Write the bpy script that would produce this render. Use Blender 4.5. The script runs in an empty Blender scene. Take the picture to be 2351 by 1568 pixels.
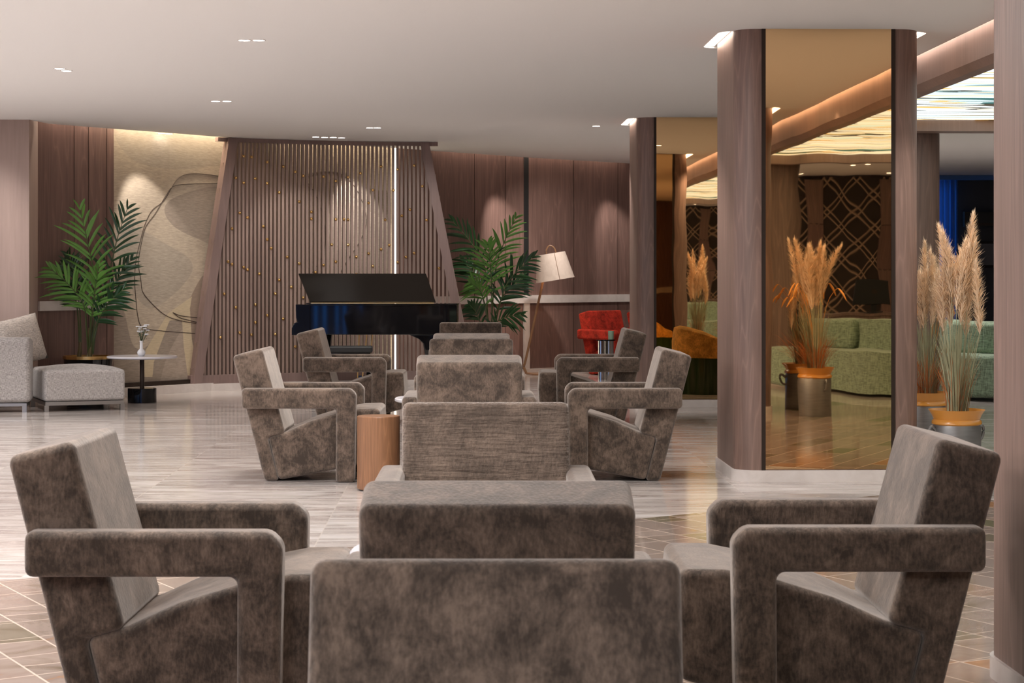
import bpy, bmesh, math, random
from mathutils import Vector, Matrix
from mathutils.geometry import tessellate_polygon
R = math.radians; PI = math.pi
random.seed(7)
sc = bpy.context.scene
COL = sc.collection

# ---------------------------------------------------------------- camera, world, exposure
F = 70.0 / 36.0 * 2351            # focal length in pixels of the 2351 x 1568 frame
CX, HY, H = 1175.5, 630.0, 1.25   # principal column, horizon row, camera height
cam = bpy.data.cameras.new('camera'); cam.lens = 70; cam.sensor_width = 36
cam.shift_y = -(784 - HY) / 2351.0
cam.clip_start = 0.05; cam.clip_end = 200
cam.dof.use_dof = True; cam.dof.focus_distance = 11.5; cam.dof.aperture_fstop = 15
co = bpy.data.objects.new('camera', cam); COL.objects.link(co)
co.location = (0, 0, H); co.rotation_euler = (R(90), 0, 0); sc.camera = co
w = bpy.data.worlds.new('world'); sc.world = w; w.use_nodes = True
w.node_tree.nodes['Background'].inputs[0].default_value = (0.8, 0.78, 0.8, 1)
w.node_tree.nodes['Background'].inputs[1].default_value = 0.3
sc.view_settings.view_transform = 'Standard'; sc.view_settings.look = 'None'
sc.view_settings.gamma = 1; sc.view_settings.exposure = 0.0
sc.view_settings.use_curve_mapping = False
sc.cycles.use_denoising = True
sc.cycles.max_bounces = 8; sc.cycles.diffuse_bounces = 4; sc.cycles.glossy_bounces = 6
sc.cycles.sample_clamp_indirect = 6; sc.cycles.caustics_reflective = False; sc.cycles.caustics_refractive = False

K = 0.0249                        # the building's axis against the camera's
CEIL = 2.73
def B(u, v, z=0.0):               # building frame -> world
    return Vector((u - K * v, v + K * u, z))
def P(px, py, d):                 # a pixel at a depth -> world
    return Vector(((px - CX) * d / F, d, H - (py - HY) * d / F))

def area(name, loc, sx, sy, power, col=(1, .86, .72), rot=(0, 0, 0), spread=PI):
    l = bpy.data.lights.new(name, 'AREA'); l.shape = 'RECTANGLE'; l.size = sx; l.size_y = sy
    l.energy = power; l.color = col; l.spread = spread
    o = bpy.data.objects.new(name, l); COL.objects.link(o); o.location = loc; o.rotation_euler = rot
    return o
def spot(name, loc, target, power, ang=70, blend=.5, col=(1, .95, .90), rad=.04):
    l = bpy.data.lights.new(name, 'SPOT'); l.energy = power; l.color = col
    l.spot_size = R(ang); l.spot_blend = blend; l.shadow_soft_size = rad
    o = bpy.data.objects.new(name, l); COL.objects.link(o); o.location = loc
    o.rotation_euler = (Vector(target) - Vector(loc)).to_track_quat('-Z', 'Y').to_euler()
    return o
WARM = (1, .82, .68); NEUT = (1, .985, .97); SPOTC = (1, .95, .90)
# added soft fill lights just under the ceiling, out of frame; no fixtures modelled
for (u, v, p) in ((-1.8, 2.0, 60), (-1.8, 5.6, 75), (-2.2, 8.6, 85), (.2, .2, 80), (-.1, 6.2, 45), (-.3, 9.6, 70), (-4.6, 4.0, 85), (-4.6, 8.5, 90), (-6.5, 13.0, 150), (-7.2, 9.0, 100), (-7.0, 16.6, 120)):
    area('ceiling_fill_light', B(u, v, CEIL - .02), .9, .9, p, NEUT)

# ---------------------------------------------------------------- helpers
def link(o, parent=None):
    COL.objects.link(o)
    if parent is not None: o.parent = parent
    return o
def tag(o, label=None, cat=None, group=None, kind=None):
    if label: o['label'] = label
    if cat: o['category'] = cat
    if group: o['group'] = group
    if kind: o['kind'] = kind
    return o
def empty(name, loc=(0, 0, 0), rz=0.0, label=None, cat=None, group=None):
    o = bpy.data.objects.new(name, None); o.empty_display_size = .1
    COL.objects.link(o); o.location = loc; o.rotation_euler = (0, 0, rz)
    return tag(o, label, cat, group)
def obj(name, bm, m=None, parent=None, bevel=0, seg=3, smooth=True, angle=35):
    me = bpy.data.meshes.new(name)
    bmesh.ops.recalc_face_normals(bm, faces=bm.faces)
    bm.to_mesh(me); bm.free()
    if m is not None:
        for x in (m if isinstance(m, (list, tuple)) else [m]): me.materials.append(x)
    if smooth:
        me.polygons.foreach_set('use_smooth', [True] * len(me.polygons))
        if not bevel: me.set_sharp_from_angle(angle=R(angle))
    o = bpy.data.objects.new(name, me); link(o, parent)
    if bevel:
        b = o.modifiers.new('bevel', 'BEVEL'); b.width = bevel; b.segments = seg
        b.limit_method = 'ANGLE'; b.angle_limit = R(25); b.harden_normals = True
    return o
def struct(o): o['kind'] = 'structure'; return o
def box(bm, x0, x1, y0, y1, z0, z1, M=None):
    vs = [bm.verts.new((x, y, z)) for z in (z0, z1) for x, y in ((x0, y0), (x1, y0), (x1, y1), (x0, y1))]
    for f in ((3, 2, 1, 0), (4, 5, 6, 7), (0, 1, 5, 4), (1, 2, 6, 5), (2, 3, 7, 6), (3, 0, 4, 7)):
        bm.faces.new([vs[i] for i in f])
    if M is not None:
        for v in vs: v.co = M @ v.co
    return vs
def bbox(u0, u1, v0, v1, z0, z1, bm=None):   # a box in the building frame
    bm = bm or bmesh.new()
    for vv in box(bm, u0, u1, v0, v1, z0, z1): vv.co = B(*vv.co)
    return bm
def prism(bm, pts, h0, h1, axis='z'):
    def q(a, b, h): return {'z': (a, b, h), 'y': (a, h, b), 'x': (h, a, b)}[axis]
    lo = [bm.verts.new(q(a, b, h0)) for a, b in pts]; hi = [bm.verts.new(q(a, b, h1)) for a, b in pts]
    n = len(pts)
    bm.faces.new(lo); bm.faces.new(hi[::-1])
    for i in range(n): bm.faces.new((lo[i], lo[(i + 1) % n], hi[(i + 1) % n], hi[i]))
    return lo + hi
def lathe(bm, prof, cx=0, cy=0, n=32, M=None):
    rings = []
    for r, z in prof:
        rings.append([bm.verts.new((cx + r * math.cos(2 * PI * i / n), cy + r * math.sin(2 * PI * i / n), z)) for i in range(n)] if r > 1e-5 else [bm.verts.new((cx, cy, z))])
    for a, b in zip(rings, rings[1:]):
        for i in range(n):
            j = (i + 1) % n
            if len(a) == 1 and len(b) == 1: break
            if len(a) == 1: bm.faces.new((a[0], b[i], b[j]))
            elif len(b) == 1: bm.faces.new((a[i], a[j], b[0]))
            else: bm.faces.new((a[i], a[j], b[j], b[i]))
    if M is not None:
        for rr in rings:
            for v in rr: v.co = M @ v.co
def tube(bm, pts, r, n=8, cap=True, radii=None):
    pts = [Vector(p) for p in pts]; rings = []
    ref = Vector((0, 0, 1))
    for i, p in enumerate(pts):
        t = (pts[min(i + 1, len(pts) - 1)] - pts[max(i - 1, 0)]).normalized()
        a = t.cross(ref)
        if a.length < .05: a = t.cross(Vector((1, 0, 0)))
        a.normalize(); b = t.cross(a).normalized()
        rr = radii[i] if radii else r
        rings.append([bm.verts.new(p + rr * (math.cos(2 * PI * k / n) * a + math.sin(2 * PI * k / n) * b)) for k in range(n)])
    for A, C in zip(rings, rings[1:]):
        for k in range(n): bm.faces.new((A[k], A[(k + 1) % n], C[(k + 1) % n], C[k]))
    if cap: bm.faces.new(rings[0]); bm.faces.new(rings[-1][::-1])
def offs(pts, d):
    """offset an open plan polyline to its right-hand side (towards the lounge)"""
    out = []
    for i, p in enumerate(pts):
        p = Vector(p[:2])
        n = Vector((0, 0)); k = 0
        for a, b in ((i - 1, i), (i, i + 1)):
            if 0 <= a and b < len(pts):
                t = (Vector(pts[b][:2]) - Vector(pts[a][:2])).normalized(); n += Vector((t.y, -t.x)); k += 1
        n.normalize(); out.append((p.x + n.x * d, p.y + n.y * d))
    return out
def ribbon(pts, z0, z1, o0, o1, bm=None):
    bm = bm or bmesh.new()
    a = offs(pts, o0); b = offs(pts, o1)
    for i in range(len(pts) - 1):
        vs = []
        for z in (z0, z1):
            vs.append([bm.verts.new((x, y, z)) for x, y in (a[i], a[i + 1], b[i + 1], b[i])])
        lo, hi = vs
        bm.faces.new(lo[::-1]); bm.faces.new(hi)
        bm.faces.new((lo[0], lo[1], hi[1], hi[0])); bm.faces.new((lo[3], lo[2], hi[2], hi[3]))
        if i == 0: bm.faces.new((lo[0], lo[3], hi[3], hi[0]))
        if i == len(pts) - 2: bm.faces.new((lo[1], lo[2], hi[2], hi[1]))
    bmesh.ops.remove_doubles(bm, verts=bm.verts, dist=1e-5)
    return bm
def dup(root, loc=None, rz=None, label=None, group=None):
    r = root.copy(); COL.objects.link(r)
    if loc is not None: r.location = loc
    if rz is not None: r.rotation_euler = (0, 0, rz)
    if label: r['label'] = label
    if group: r['group'] = group
    for ch in list(root.children):
        c = ch.copy(); COL.objects.link(c); c.parent = r
        for g in list(ch.children):
            d = g.copy(); COL.objects.link(d); d.parent = c
    return r
def catmull(pts, n=8):
    out = []
    P_ = [Vector(p) for p in pts]; P_ = [P_[0] * 2 - P_[1]] + P_ + [P_[-1] * 2 - P_[-2]]
    for i in range(1, len(P_) - 2):
        for k in range(n):
            t = k / n; a, b, c, d = P_[i - 1:i + 3]
            out.append(.5 * ((2 * b) + (c - a) * t + (2 * a - 5 * b + 4 * c - d) * t * t + (3 * b - a - 3 * c + d) * t ** 3))
    out.append(P_[-2]); return out

# ---------------------------------------------------------------- materials
def mat(name, col=(.5, .5, .5), rough=.5, metal=0, **kw):
    m = bpy.data.materials.new(name); m.use_nodes = True
    b = m.node_tree.nodes['Principled BSDF']
    b.inputs['Base Color'].default_value = (*col, 1); b.inputs['Roughness'].default_value = rough; b.inputs['Metallic'].default_value = metal
    for k, v in kw.items(): b.inputs[k.replace('_', ' ')].default_value = v
    return m
class N:
    """a small node-building wrapper"""
    def __init__(s, m): s.m = m; s.t = m.node_tree; s.b = s.t.nodes['Principled BSDF']
    def n(s, typ, ins=None, **props):
        x = s.t.nodes.new(typ)
        for k, v in props.items(): setattr(x, k, v)
        for k, v in (ins or {}).items():
            i = x.inputs[k]
            if hasattr(v, 'links') or isinstance(v, bpy.types.NodeSocket): s.t.links.new(v, i)
            else: i.default_value = v
        return x
    def link(s, a, b): s.t.links.new(a, b)
    def coords(s, kind='Object', scale=(1, 1, 1), rot=(0, 0, 0), rnd=False):
        tc = s.n('ShaderNodeTexCoord').outputs[kind]
        if rnd:
            oi = s.n('ShaderNodeObjectInfo').outputs['Random']
            mm = s.n('ShaderNodeVectorMath', {0: (31.7, 17.3, 23.1), 3: 1.0}, operation='SCALE'); s.link(oi, mm.inputs[3])
            ad = s.n('ShaderNodeVectorMath', {0: tc, 1: mm.outputs[0]}, operation='ADD'); tc = ad.outputs[0]
        mp = s.n('ShaderNodeMapping', {'Vector': tc, 'Scale': scale, 'Rotation': rot}); return mp.outputs[0]
    def noise(s, vec, scale=5, detail=4, rough=.55, dist=0):
        return s.n('ShaderNodeTexNoise', {'Vector': vec, 'Scale': scale, 'Detail': detail, 'Roughness': rough, 'Distortion': dist}).outputs['Fac']
    def ramp(s, fac, stops, interp='LINEAR'):
        r = s.n('ShaderNodeValToRGB', {'Fac': fac}); cr = r.color_ramp; cr.interpolation = interp
        while len(cr.elements) > 1: cr.elements.remove(cr.elements[-1])
        cr.elements[0].position = stops[0][0]; cr.elements[0].color = (*stops[0][1], 1)
        for p, c in stops[1:]:
            e = cr.elements.new(p); e.color = (*c, 1)
        return r.outputs['Color']
    def mix(s, fac, a, b, mode='MIX'):
        x = s.n('ShaderNodeMix', data_type='RGBA', blend_type=mode)
        for k, v in ((0, fac), (6, a), (7, b)):
            if isinstance(v, bpy.types.NodeSocket): s.link(v, x.inputs[k])
            else: x.inputs[k].default_value = v if k == 0 else (*v, 1)
        return x.outputs[2]
    def math(s, op, a, b=0.0, c=0.0):
        x = s.n('ShaderNodeMath', operation=op)
        for k, v in enumerate((a, b, c)):
            if isinstance(v, bpy.types.NodeSocket): s.link(v, x.inputs[k])
            else: x.inputs[k].default_value = v
        return x.outputs[0]
    def bump(s, h, strength=.3, dist=.01):
        b = s.n('ShaderNodeBump', {'Height': h, 'Strength': strength, 'Distance': dist}); s.link(b.outputs[0], s.b.inputs['Normal'])
    def color(s, c): s.link(c, s.b.inputs['Base Color'])
def V3(c, k): return tuple(x * k for x in c)

def wood(name, c, sx=1.0, rough=.45, contrast=.35, axis='z', cath=True, panel=0, spec=.4):
    """matt veneer, the grain running along AXIS"""
    m = mat(name, c, rough); n = N(m); m.node_tree.nodes['Principled BSDF'].inputs['Specular IOR Level'].default_value = spec
    sc_ = {'z': (1, 1, .05), 'x': (.05, 1, 1), 'y': (1, .05, 1)}[axis]
    v = n.coords('Object', sc_)
    f = n.noise(v, 38 * sx, 5, .6, .3)
    v2 = n.coords('Object', {'z': (1, 1, .09), 'x': (.09, 1, 1), 'y': (1, .09, 1)}[axis])
    g = n.noise(v2, 5.5 * sx, 2, .5, 0)
    ring = n.math('FRACT', n.math('MULTIPLY', g, 13.0))
    ring = n.math('SUBTRACT', 1.0, n.math('POWER', n.math('ABSOLUTE', n.math('SUBTRACT', n.math('MULTIPLY', ring, 2.0), 1.0)), 5.0))
    col = n.mix(f, V3(c, 1 - contrast * 1.2), V3(c, 1 + contrast * 1.1))
    if cath: col = n.mix(n.math('MULTIPLY', n.math('SUBTRACT', 1.0, ring), .55), col, V3(c, 1.5))
    big = n.noise(n.coords('Object', {'z': (1, 1, .12), 'x': (.12, 1, 1), 'y': (1, .12, 1)}[axis]), 2.2, 2)
    col = n.mix(1.0, col, n.ramp(big, [(.3, (.84, .84, .84)), (.7, (1.12, 1.12, 1.12))]), 'MULTIPLY')
    n.color(col); n.bump(f, .12, .002)
    return m
def velvet(name, c, dark=.45, light=1.75, ridges=0.0, tint=(1, .90, .83), sheen=.5):
    m = mat(name, c, .85); n = N(m); b = n.b
    b.inputs['Sheen Weight'].default_value = sheen; b.inputs['Sheen Roughness'].default_value = .5
    b.inputs['Sheen Tint'].default_value = (*tint, 1); b.inputs['Specular IOR Level'].default_value = .15
    v = n.coords('Object', (1, 1, 1), rnd=True)
    a = n.noise(v, 10.5, 7, .72, .4)
    fine = n.noise(n.coords('Object', (1, 1, .35), rnd=True), 130, 2, .6)
    big = n.noise(v, 2.0, 3, .5)
    k = n.math('ADD', n.math('MULTIPLY', a, .72), n.math('ADD', n.math('MULTIPLY', fine, .26), n.math('MULTIPLY', big, .20)))
    n.color(n.ramp(k, [(.50, V3(c, dark)), (.60, c), (.70, V3(c, light))]))
    hgt = fine
    if ridges: hgt = n.math('ADD', fine, n.math('MULTIPLY', n.noise(n.coords('Object', (.10, .10, 1), rnd=True), 60, 3, .6), 2.5 * ridges))
    n.bump(hgt, .5, .004 + .005 * ridges)
    return m

TAUPE = (.098, .070, .053)
M = {}
M['velvet'] = velvet('taupe_velvet', TAUPE)
M['velvet_ridged'] = velvet('taupe_ribbed_velvet', V3(TAUPE, 1.3), .65, 1.35, 1.0)
M['red'] = velvet('red_velvet', (.33, .022, .012), .45, 1.5, 0, (1, .25, .15), .3)
M['wood'] = wood('walnut_cladding', (.205, .130, .105), contrast=.42)
M['wood_dark'] = wood('dark_walnut_panel', (.185, .110, .092), .8, .4, .4, panel=1)
M['wood_slat'] = wood('walnut_slat', (.27, .19, .16), 1.4, .45, .25, cath=False)
M['wood_frame'] = wood('walnut_frame', (.24, .165, .148), 1.2, .42, .22, cath=False)
M['wood_oak'] = wood('oak_drum', (.22, .105, .052), 1.6, .4, .38)
M['wood_lamp'] = wood('lamp_oak', (.22, .115, .06), 3, .4, .2, cath=False)
M['ceiling'] = mat('ceiling_plaster', (.84, .835, .83), .8)
M['stone_w'] = mat('pale_marble', (.66, .60, .56), .25)
n = N(M['stone_w']); n.color(n.mix(n.noise(n.coords('Object'), 6, 6, .65, 1.0), (.55, .48, .44), (.78, .72, .69)))
M['brass'] = mat('brass', (.85, .55, .22), .22, 1)
M['brass_dull'] = mat('dull_brass', (.62, .40, .17), .35, 1)
M['black'] = mat('black_lacquer', (.004, .004, .005), .06)
M['black_matt'] = mat('black_matt', (.012, .012, .012), .6)
M['dark_gap'] = mat('dark_bronze', (.035, .022, .016), .4, .4)
M['chrome'] = mat('chrome', (.55, .55, .55), .12, 1)
M['steel'] = mat('brushed_steel', (.33, .31, .30), .35, 1)
M['pewter'] = mat('pewter_glaze', (.20, .195, .19), .38, .55)
n = N(M['pewter']); n.color(n.mix(n.noise(n.coords('Object', (1, 1, 12)), 6, 3), (.15, .145, .14), (.27, .26, .255)))
M['ochre'] = mat('ochre_glaze', (.62, .27, .05), .22)
M['white'] = mat('white_ceramic', (.82, .82, .85), .2)
M['soil'] = mat('soil', (.03, .02, .015), .9)
def leafmat(name, c, tr=.25, rough=.4):
    m = mat(name, c, rough); n = N(m)
    n.color(n.mix(n.noise(n.coords('Object'), 9, 3), V3(c, .6), V3(c, 1.5)))
    m.node_tree.nodes['Principled BSDF'].inputs['Specular IOR Level'].default_value = .4
    return m
M['leaf'] = leafmat('palm_leaf', (.085, .20, .035))
M['leaf_dark'] = leafmat('dark_palm_leaf', (.018, .055, .018), rough=.3)
M['bark'] = leafmat('palm_stem', (.055, .075, .025))
M['plume'] = leafmat('pampas_plume', (.93, .72, .51), rough=.9)
M['blade'] = leafmat('grass_blade', (.34, .33, .20), rough=.6)
M['blade_red'] = leafmat('rust_grass_blade', (.42, .13, .03), rough=.6)
M['foxtail'] = leafmat('foxtail', (.80, .34, .08), rough=.9)
def weave(name, c, s=170):
    m = mat(name, c, .85); n = N(m); n.b.inputs['Sheen Weight'].default_value = .2
    a = n.noise(n.coords('Object', (1, 1, .12)), s, 2); b_ = n.noise(n.coords('Object', (.12, .12, 1)), s, 2)
    k = n.math('MULTIPLY', n.math('ADD', a, b_), .5)
    n.color(n.ramp(k, [(.40, V3(c, .55)), (.5, c), (.6, V3(c, 1.35))])); n.bump(k, .4, .003)
    return m
M['linen'] = weave('grey_linen', (.34, .31, .295), 300)
M['linen_p'] = weave('pillow_linen', (.45, .39, .345), 300)
M['green'] = weave('sage_boucle', (.24, .32, .22), 120)
M['shade'] = mat('parchment_shade', (.62, .50, .43), .7)
n = N(M['shade']); n.color(n.mix(n.noise(n.coords('Object'), 14, 5, .6, .8), (.50, .39, .33), (.72, .60, .52)))
n.b.inputs['Emission Color'].default_value = (1, .78, .6, 1); n.b.inputs['Emission Strength'].default_value = .03
M['mustard'] = velvet('mustard_velvet', (.62, .30, .06), .6, 1.4, 0, (1, .7, .3), .3)
M['green_gloss'] = mat('green_lacquer', (.02, .045, .015), .12)
M['mirror'] = mat('bronze_mirror', (.95, .66, .37), .012, 1)
n = N(M['mirror']); n.bump(n.noise(n.coords('Object', (1.6, 1.6, .8)), 2.6, 1, .4), .022, .02)
def emit(name, col, s):
    m = bpy.data.materials.new(name); m.use_nodes = True; t = m.node_tree
    t.nodes.remove(t.nodes['Principled BSDF']); e = t.nodes.new('ShaderNodeEmission')
    e.inputs[0].default_value = (*col, 1); e.inputs[1].default_value = s
    t.links.new(e.outputs[0], t.nodes['Material Output'].inputs[0]); return m
M['lamp'] = emit('downlight_lens', (1, .93, .88), 12)
M['led'] = emit('led_strip', (1, .86, .66), 5)
M['led_cove'] = emit('cove_strip', (1, .84, .70), 2.5)
M['blue_w'] = emit('blue_dusk_window', (.04, .28, .95), 3)
M['blue'] = emit('dusk_window', (.12, .36, .85), 1.6)

# polished stone floor: u/v tiles, veins running across
m = mat('polished_stone', (.4, .35, .32), .13); M['floor'] = m; n = N(m)
base = n.coords('Object', (1, 1, 1), (0, 0, -K))
sep = n.n('ShaderNodeSeparateXYZ', {0: base})
T = 1.14
tu = n.math('DIVIDE', n.math('ADD', sep.outputs[0], .68 + 5 * T), T); tv = n.math('DIVIDE', n.math('ADD', sep.outputs[1], 6 * T + .3), .57)
gu = n.math('ABSOLUTE', n.math('SUBTRACT', n.math('FRACT', tu), .5)); gv = n.math('ABSOLUTE', n.math('SUBTRACT', n.math('FRACT', tv), .5))
grout = n.math('MAXIMUM', n.math('GREATER_THAN', gu, .5 - .0028), n.math('GREATER_THAN', gv, .5 - .0035))
cell = n.n('ShaderNodeCombineXYZ', {0: n.math('FLOOR', tu), 1: n.math('FLOOR', tv)}).outputs[0]
wn = n.n('ShaderNodeTexWhiteNoise', {'Vector': cell}, noise_dimensions='3D')
vv = n.n('ShaderNodeVectorMath', {0: base, 1: wn.outputs['Color']}, operation='ADD').outputs[0]
vv2 = n.n('ShaderNodeVectorMath', {0: vv, 1: (.55, 2.6, 1)}, operation='MULTIPLY').outputs[0]
v1 = n.noise(vv2, 2.6, 8, .62, 1.1)
v2_ = n.noise(n.n('ShaderNodeVectorMath', {0: vv, 1: (.8, 5.0, 1)}, operation='MULTIPLY').outputs[0], 3.5, 6, .65, 1.6)
c = n.ramp(v1, [(.32, (.27, .22, .20)), (.46, (.45, .395, .37)), (.56, (.57, .52, .49)), (.70, (.74, .69, .665))])
vein = n.math('LESS_THAN', n.math('ABSOLUTE', n.math('SUBTRACT', v2_, .5)), .012)
c = n.mix(n.math('MULTIPLY', vein, .45), c, (.78, .70, .63))
c = n.mix(1.0, c, n.ramp(wn.outputs['Value'], [(0, (.90, .90, .90)), (1, (1.08, 1.07, 1.06))]), 'MULTIPLY')
c = n.mix(n.math('MULTIPLY', grout, .6), c, (.62, .55, .49)); n.color(c)
n.b.inputs['Roughness'].default_value = .11; n.b.inputs['Specular IOR Level'].default_value = .7

# onyx marquetry floor: strips at ~35 degrees with pale joints
m = mat('onyx_marquetry', (.3, .2, .15), .1); M['onyx'] = m; n = N(m)
base = n.coords('Object', (1, 1, 1), (0, 0, R(61)))
br = n.n('ShaderNodeTexBrick', {'Vector': base, 'Color1': (.0, .0, .0, 1), 'Color2': (1, 1, 1, 1), 'Mortar': (.5, .5, .5, 1), 'Scale': 1.0, 'Mortar Size': .004, 'Mortar Smooth': .1, 'Bias': 0.0, 'Brick Width': .70, 'Row Height': .19}, offset=.37, squash=.6, squash_frequency=3)
br2 = n.n('ShaderNodeTexBrick', {'Vector': n.coords('Object', (1, 1, 1), (0, 0, -R(36))), 'Color1': (0, 0, 0, 1), 'Color2': (1, 1, 1, 1), 'Mortar': (.5, .5, .5, 1), 'Scale': 1.0, 'Mortar Size': .004, 'Brick Width': 40.0, 'Row Height': .31}, offset=.5)
vb = n.n('ShaderNodeVectorMath', {0: base, 1: br.outputs['Color']}, operation='ADD').outputs[0]
a = n.noise(n.n('ShaderNodeVectorMath', {0: vb, 1: (1.6, 1.1, 1)}, operation='MULTIPLY').outputs[0], 2.2, 6, .6, 1.5)
c = n.ramp(a, [(.26, (.08, .075, .035)), (.33, (.22, .165, .125)), (.5, (.31, .245, .21)), (.64, (.27, .20, .165)), (.71, (.42, .19, .06)), (.78, (.30, .25, .11))])
tone = n.ramp(br.outputs['Color'], [(0, (.72, .70, .66)), (.07, (.50, .60, .35)), (.12, (.92, .92, .92)), (.92, (1.15, 1.13, 1.12)), (.97, (1.4, .95, .6))])
c = n.mix(1.0, c, tone, 'MULTIPLY')
mj = n.math('MAXIMUM', br.outputs['Fac'], n.math('MULTIPLY', br2.outputs['Fac'], .8))
c = n.mix(n.math('MULTIPLY', mj, .8), c, (.74, .60, .50)); n.color(c)
n.b.inputs['Roughness'].default_value = .09; n.b.inputs['Specular IOR Level'].default_value = .7

# textured wallpaper with large tonal shapes
m = mat('mural_wallpaper', (.42, .34, .25), .75); M['paper'] = m; n = N(m)
st = n.noise(n.coords('Object', (.15, .15, 1)), 90, 3, .6)
shp = n.noise(n.coords('Object', (.5, .5, .45)), 1.1, 0, .5, .6)
c = n.ramp(shp, [(0, (.36, .30, .235)), (.44, (.43, .35, .265)), (.53, (.30, .24, .19)), (.60, (.37, .295, .235))], 'CONSTANT')
c = n.mix(1.0, c, n.ramp(st, [(.3, (.80, .80, .80)), (.7, (1.15, 1.15, 1.15))]), 'MULTIPLY'); n.color(c); n.bump(st, .3, .003)

# back-lit art glass ceiling
m = bpy.data.materials.new('art_glass'); m.use_nodes = True; M['glass'] = m; n = N(m)
gv_ = n.coords('Object', (.22, 1, 1), (0, 0, -.12))
a = n.noise(gv_, 2.1, 2, .5, .4); b_ = n.noise(n.coords('Object', (.2, 1.2, 1), (0, 0, .14)), 1.7, 1, .5, .3)
c1 = n.ramp(a, [(0, (.06, .16, .13)), (.33, (.85, .52, .13)), (.37, (1, .96, .80)), (.43, (.93, 1, 1)), (.575, (.95, .70, .30)), (.60, (.75, .95, .97)), (.66, (.07, .18, .17))], 'CONSTANT')
ln = n.math('LESS_THAN', n.math('ABSOLUTE', n.math('SUBTRACT', n.math('FRACT', n.math('MULTIPLY', b_, 7.0)), .5)), .075)
c1 = n.mix(n.math('MULTIPLY', ln, .93), c1, (.05, .04, .03))
e = n.n('ShaderNodeEmission', {'Color': c1, 'Strength': 1.25})
n.link(e.outputs[0], m.node_tree.nodes['Material Output'].inputs[0])
GLASS_E = e

# ================================================================= SETTING
# floor
bm = bmesh.new(); vs = [bm.verts.new(p) for p in ((-12, -8, 0), (14, -8, 0), (14, 32, 0), (-12, 32, 0))]; bm.faces.new(vs)
struct(obj('floor', bm, M['floor'], smooth=False))
on = [(-6, 5.13), (2.30, 11.42), (4.2, 9.2), (4.1, 5.9), (3.0, 3.6), (1.5, 1.0), (-6, -3.0)]
bm = bmesh.new(); prism(bm, on, -.01, .0025); struct(obj('floor_inlay', bm, M['onyx'], smooth=False))

# the far walls in plan (camera frame)
PIER = [(-9.0, 18.9), (-4.62, 19.05), (-4.68, 19.65)]
WL = [(-4.68, 19.65), (-4.09, 20.45)]
WM = [(-4.09, 20.45), (-3.62, 21.05), (-3.15, 21.7), (-2.3, 22.65), (-1.36, 23.55)]
WR = [(-1.36, 23.55), (-.95, 24.0), (.165, 25.3), (1.46, 26.6), (3.3, 28.3), (4.6, 29.7)]
def wall(name, pts, m, z0=0, z1=3.0): return struct(obj(name, ribbon(pts, z0, z1, -.12, 0), m, smooth=False))
wl0 = wall('wall_left', PIER, wood('pale_walnut', (.36, .26, .225), cath=False, contrast=.15))
w1 = wall('wall_left_recess', WL, M['wood_dark'])
w2 = wall('wall_mural', WM, M['paper'], .12)
w3 = wall('wall_back', WR, M['wood_dark'])
obj('stone_band', ribbon(WL, .89, .985, .0, .03), M['stone_w'], w1, smooth=False)
obj('stone_band', ribbon(WR, .885, .985, .0, .03), M['stone_w'], w3, smooth=False)
bs = struct(obj('baseboard_back', ribbon(WR, 0, .05, 0, .035), M['stone_w'], smooth=False))
bs = struct(obj('baseboard_mural', ribbon(WL + WM[1:], 0, .085, -.05, .14), M['stone_w'], smooth=False))
obj('recess_shadow_gap', ribbon(WM, .085, .13, -.05, .05), M['dark_gap'], w2, smooth=False)
# seam lines between the veneer sheets and the black recess
def wall_pt(px, py, poly, off=0.0):
    kx = (px - CX) / F
    pl = offs(poly, off) if off else poly
    if off > .2: pl = [(2 * pl[0][0] - pl[1][0], 2 * pl[0][1] - pl[1][1])] + pl + [(2 * pl[-1][0] - pl[-2][0], 2 * pl[-1][1] - pl[-2][1])]
    for (x0, y0), (x1, y1) in zip(pl, pl[1:]):
        den = (x1 - x0) - kx * (y1 - y0)
        t = (kx * y0 - x0) / den
        if -1e-4 <= t <= 1.0001:
            y = y0 + t * (y1 - y0); return Vector((kx * y, y, H - (py - HY) * y / F))
def vstrip(px0, px1, z0, z1, poly, depth, m, name, parent, back=0):
    a = wall_pt(px0, 0, poly); b = wall_pt(px1, 0, poly)
    return obj(name, ribbon([(a.x, a.y), (b.x, b.y)], z0, z1, back, depth), m, parent, smooth=False)
vstrip(1202.5, 1213, .985, 3, WR, .006, M['black_matt'], 'black_recess', w3)
vstrip(1201, 1214, 0, .885, WR, .02, M['stone_w'], 'stone_upright', w3)
for px in (1089, 1160, 1317, 1418): vstrip(px, px + .7, 0, 3, WR, .0025, M['dark_gap'], 'veneer_seam', w3)
for px in (170, 203, 245): vstrip(px, px + .8, 0, 3, WL, .0025, M['dark_gap'], 'veneer_seam', w1)
led = vstrip(901, 912, .10, 2.9, WM + WR[1:], .02, M['led'], 'light_strip', w2)

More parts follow.
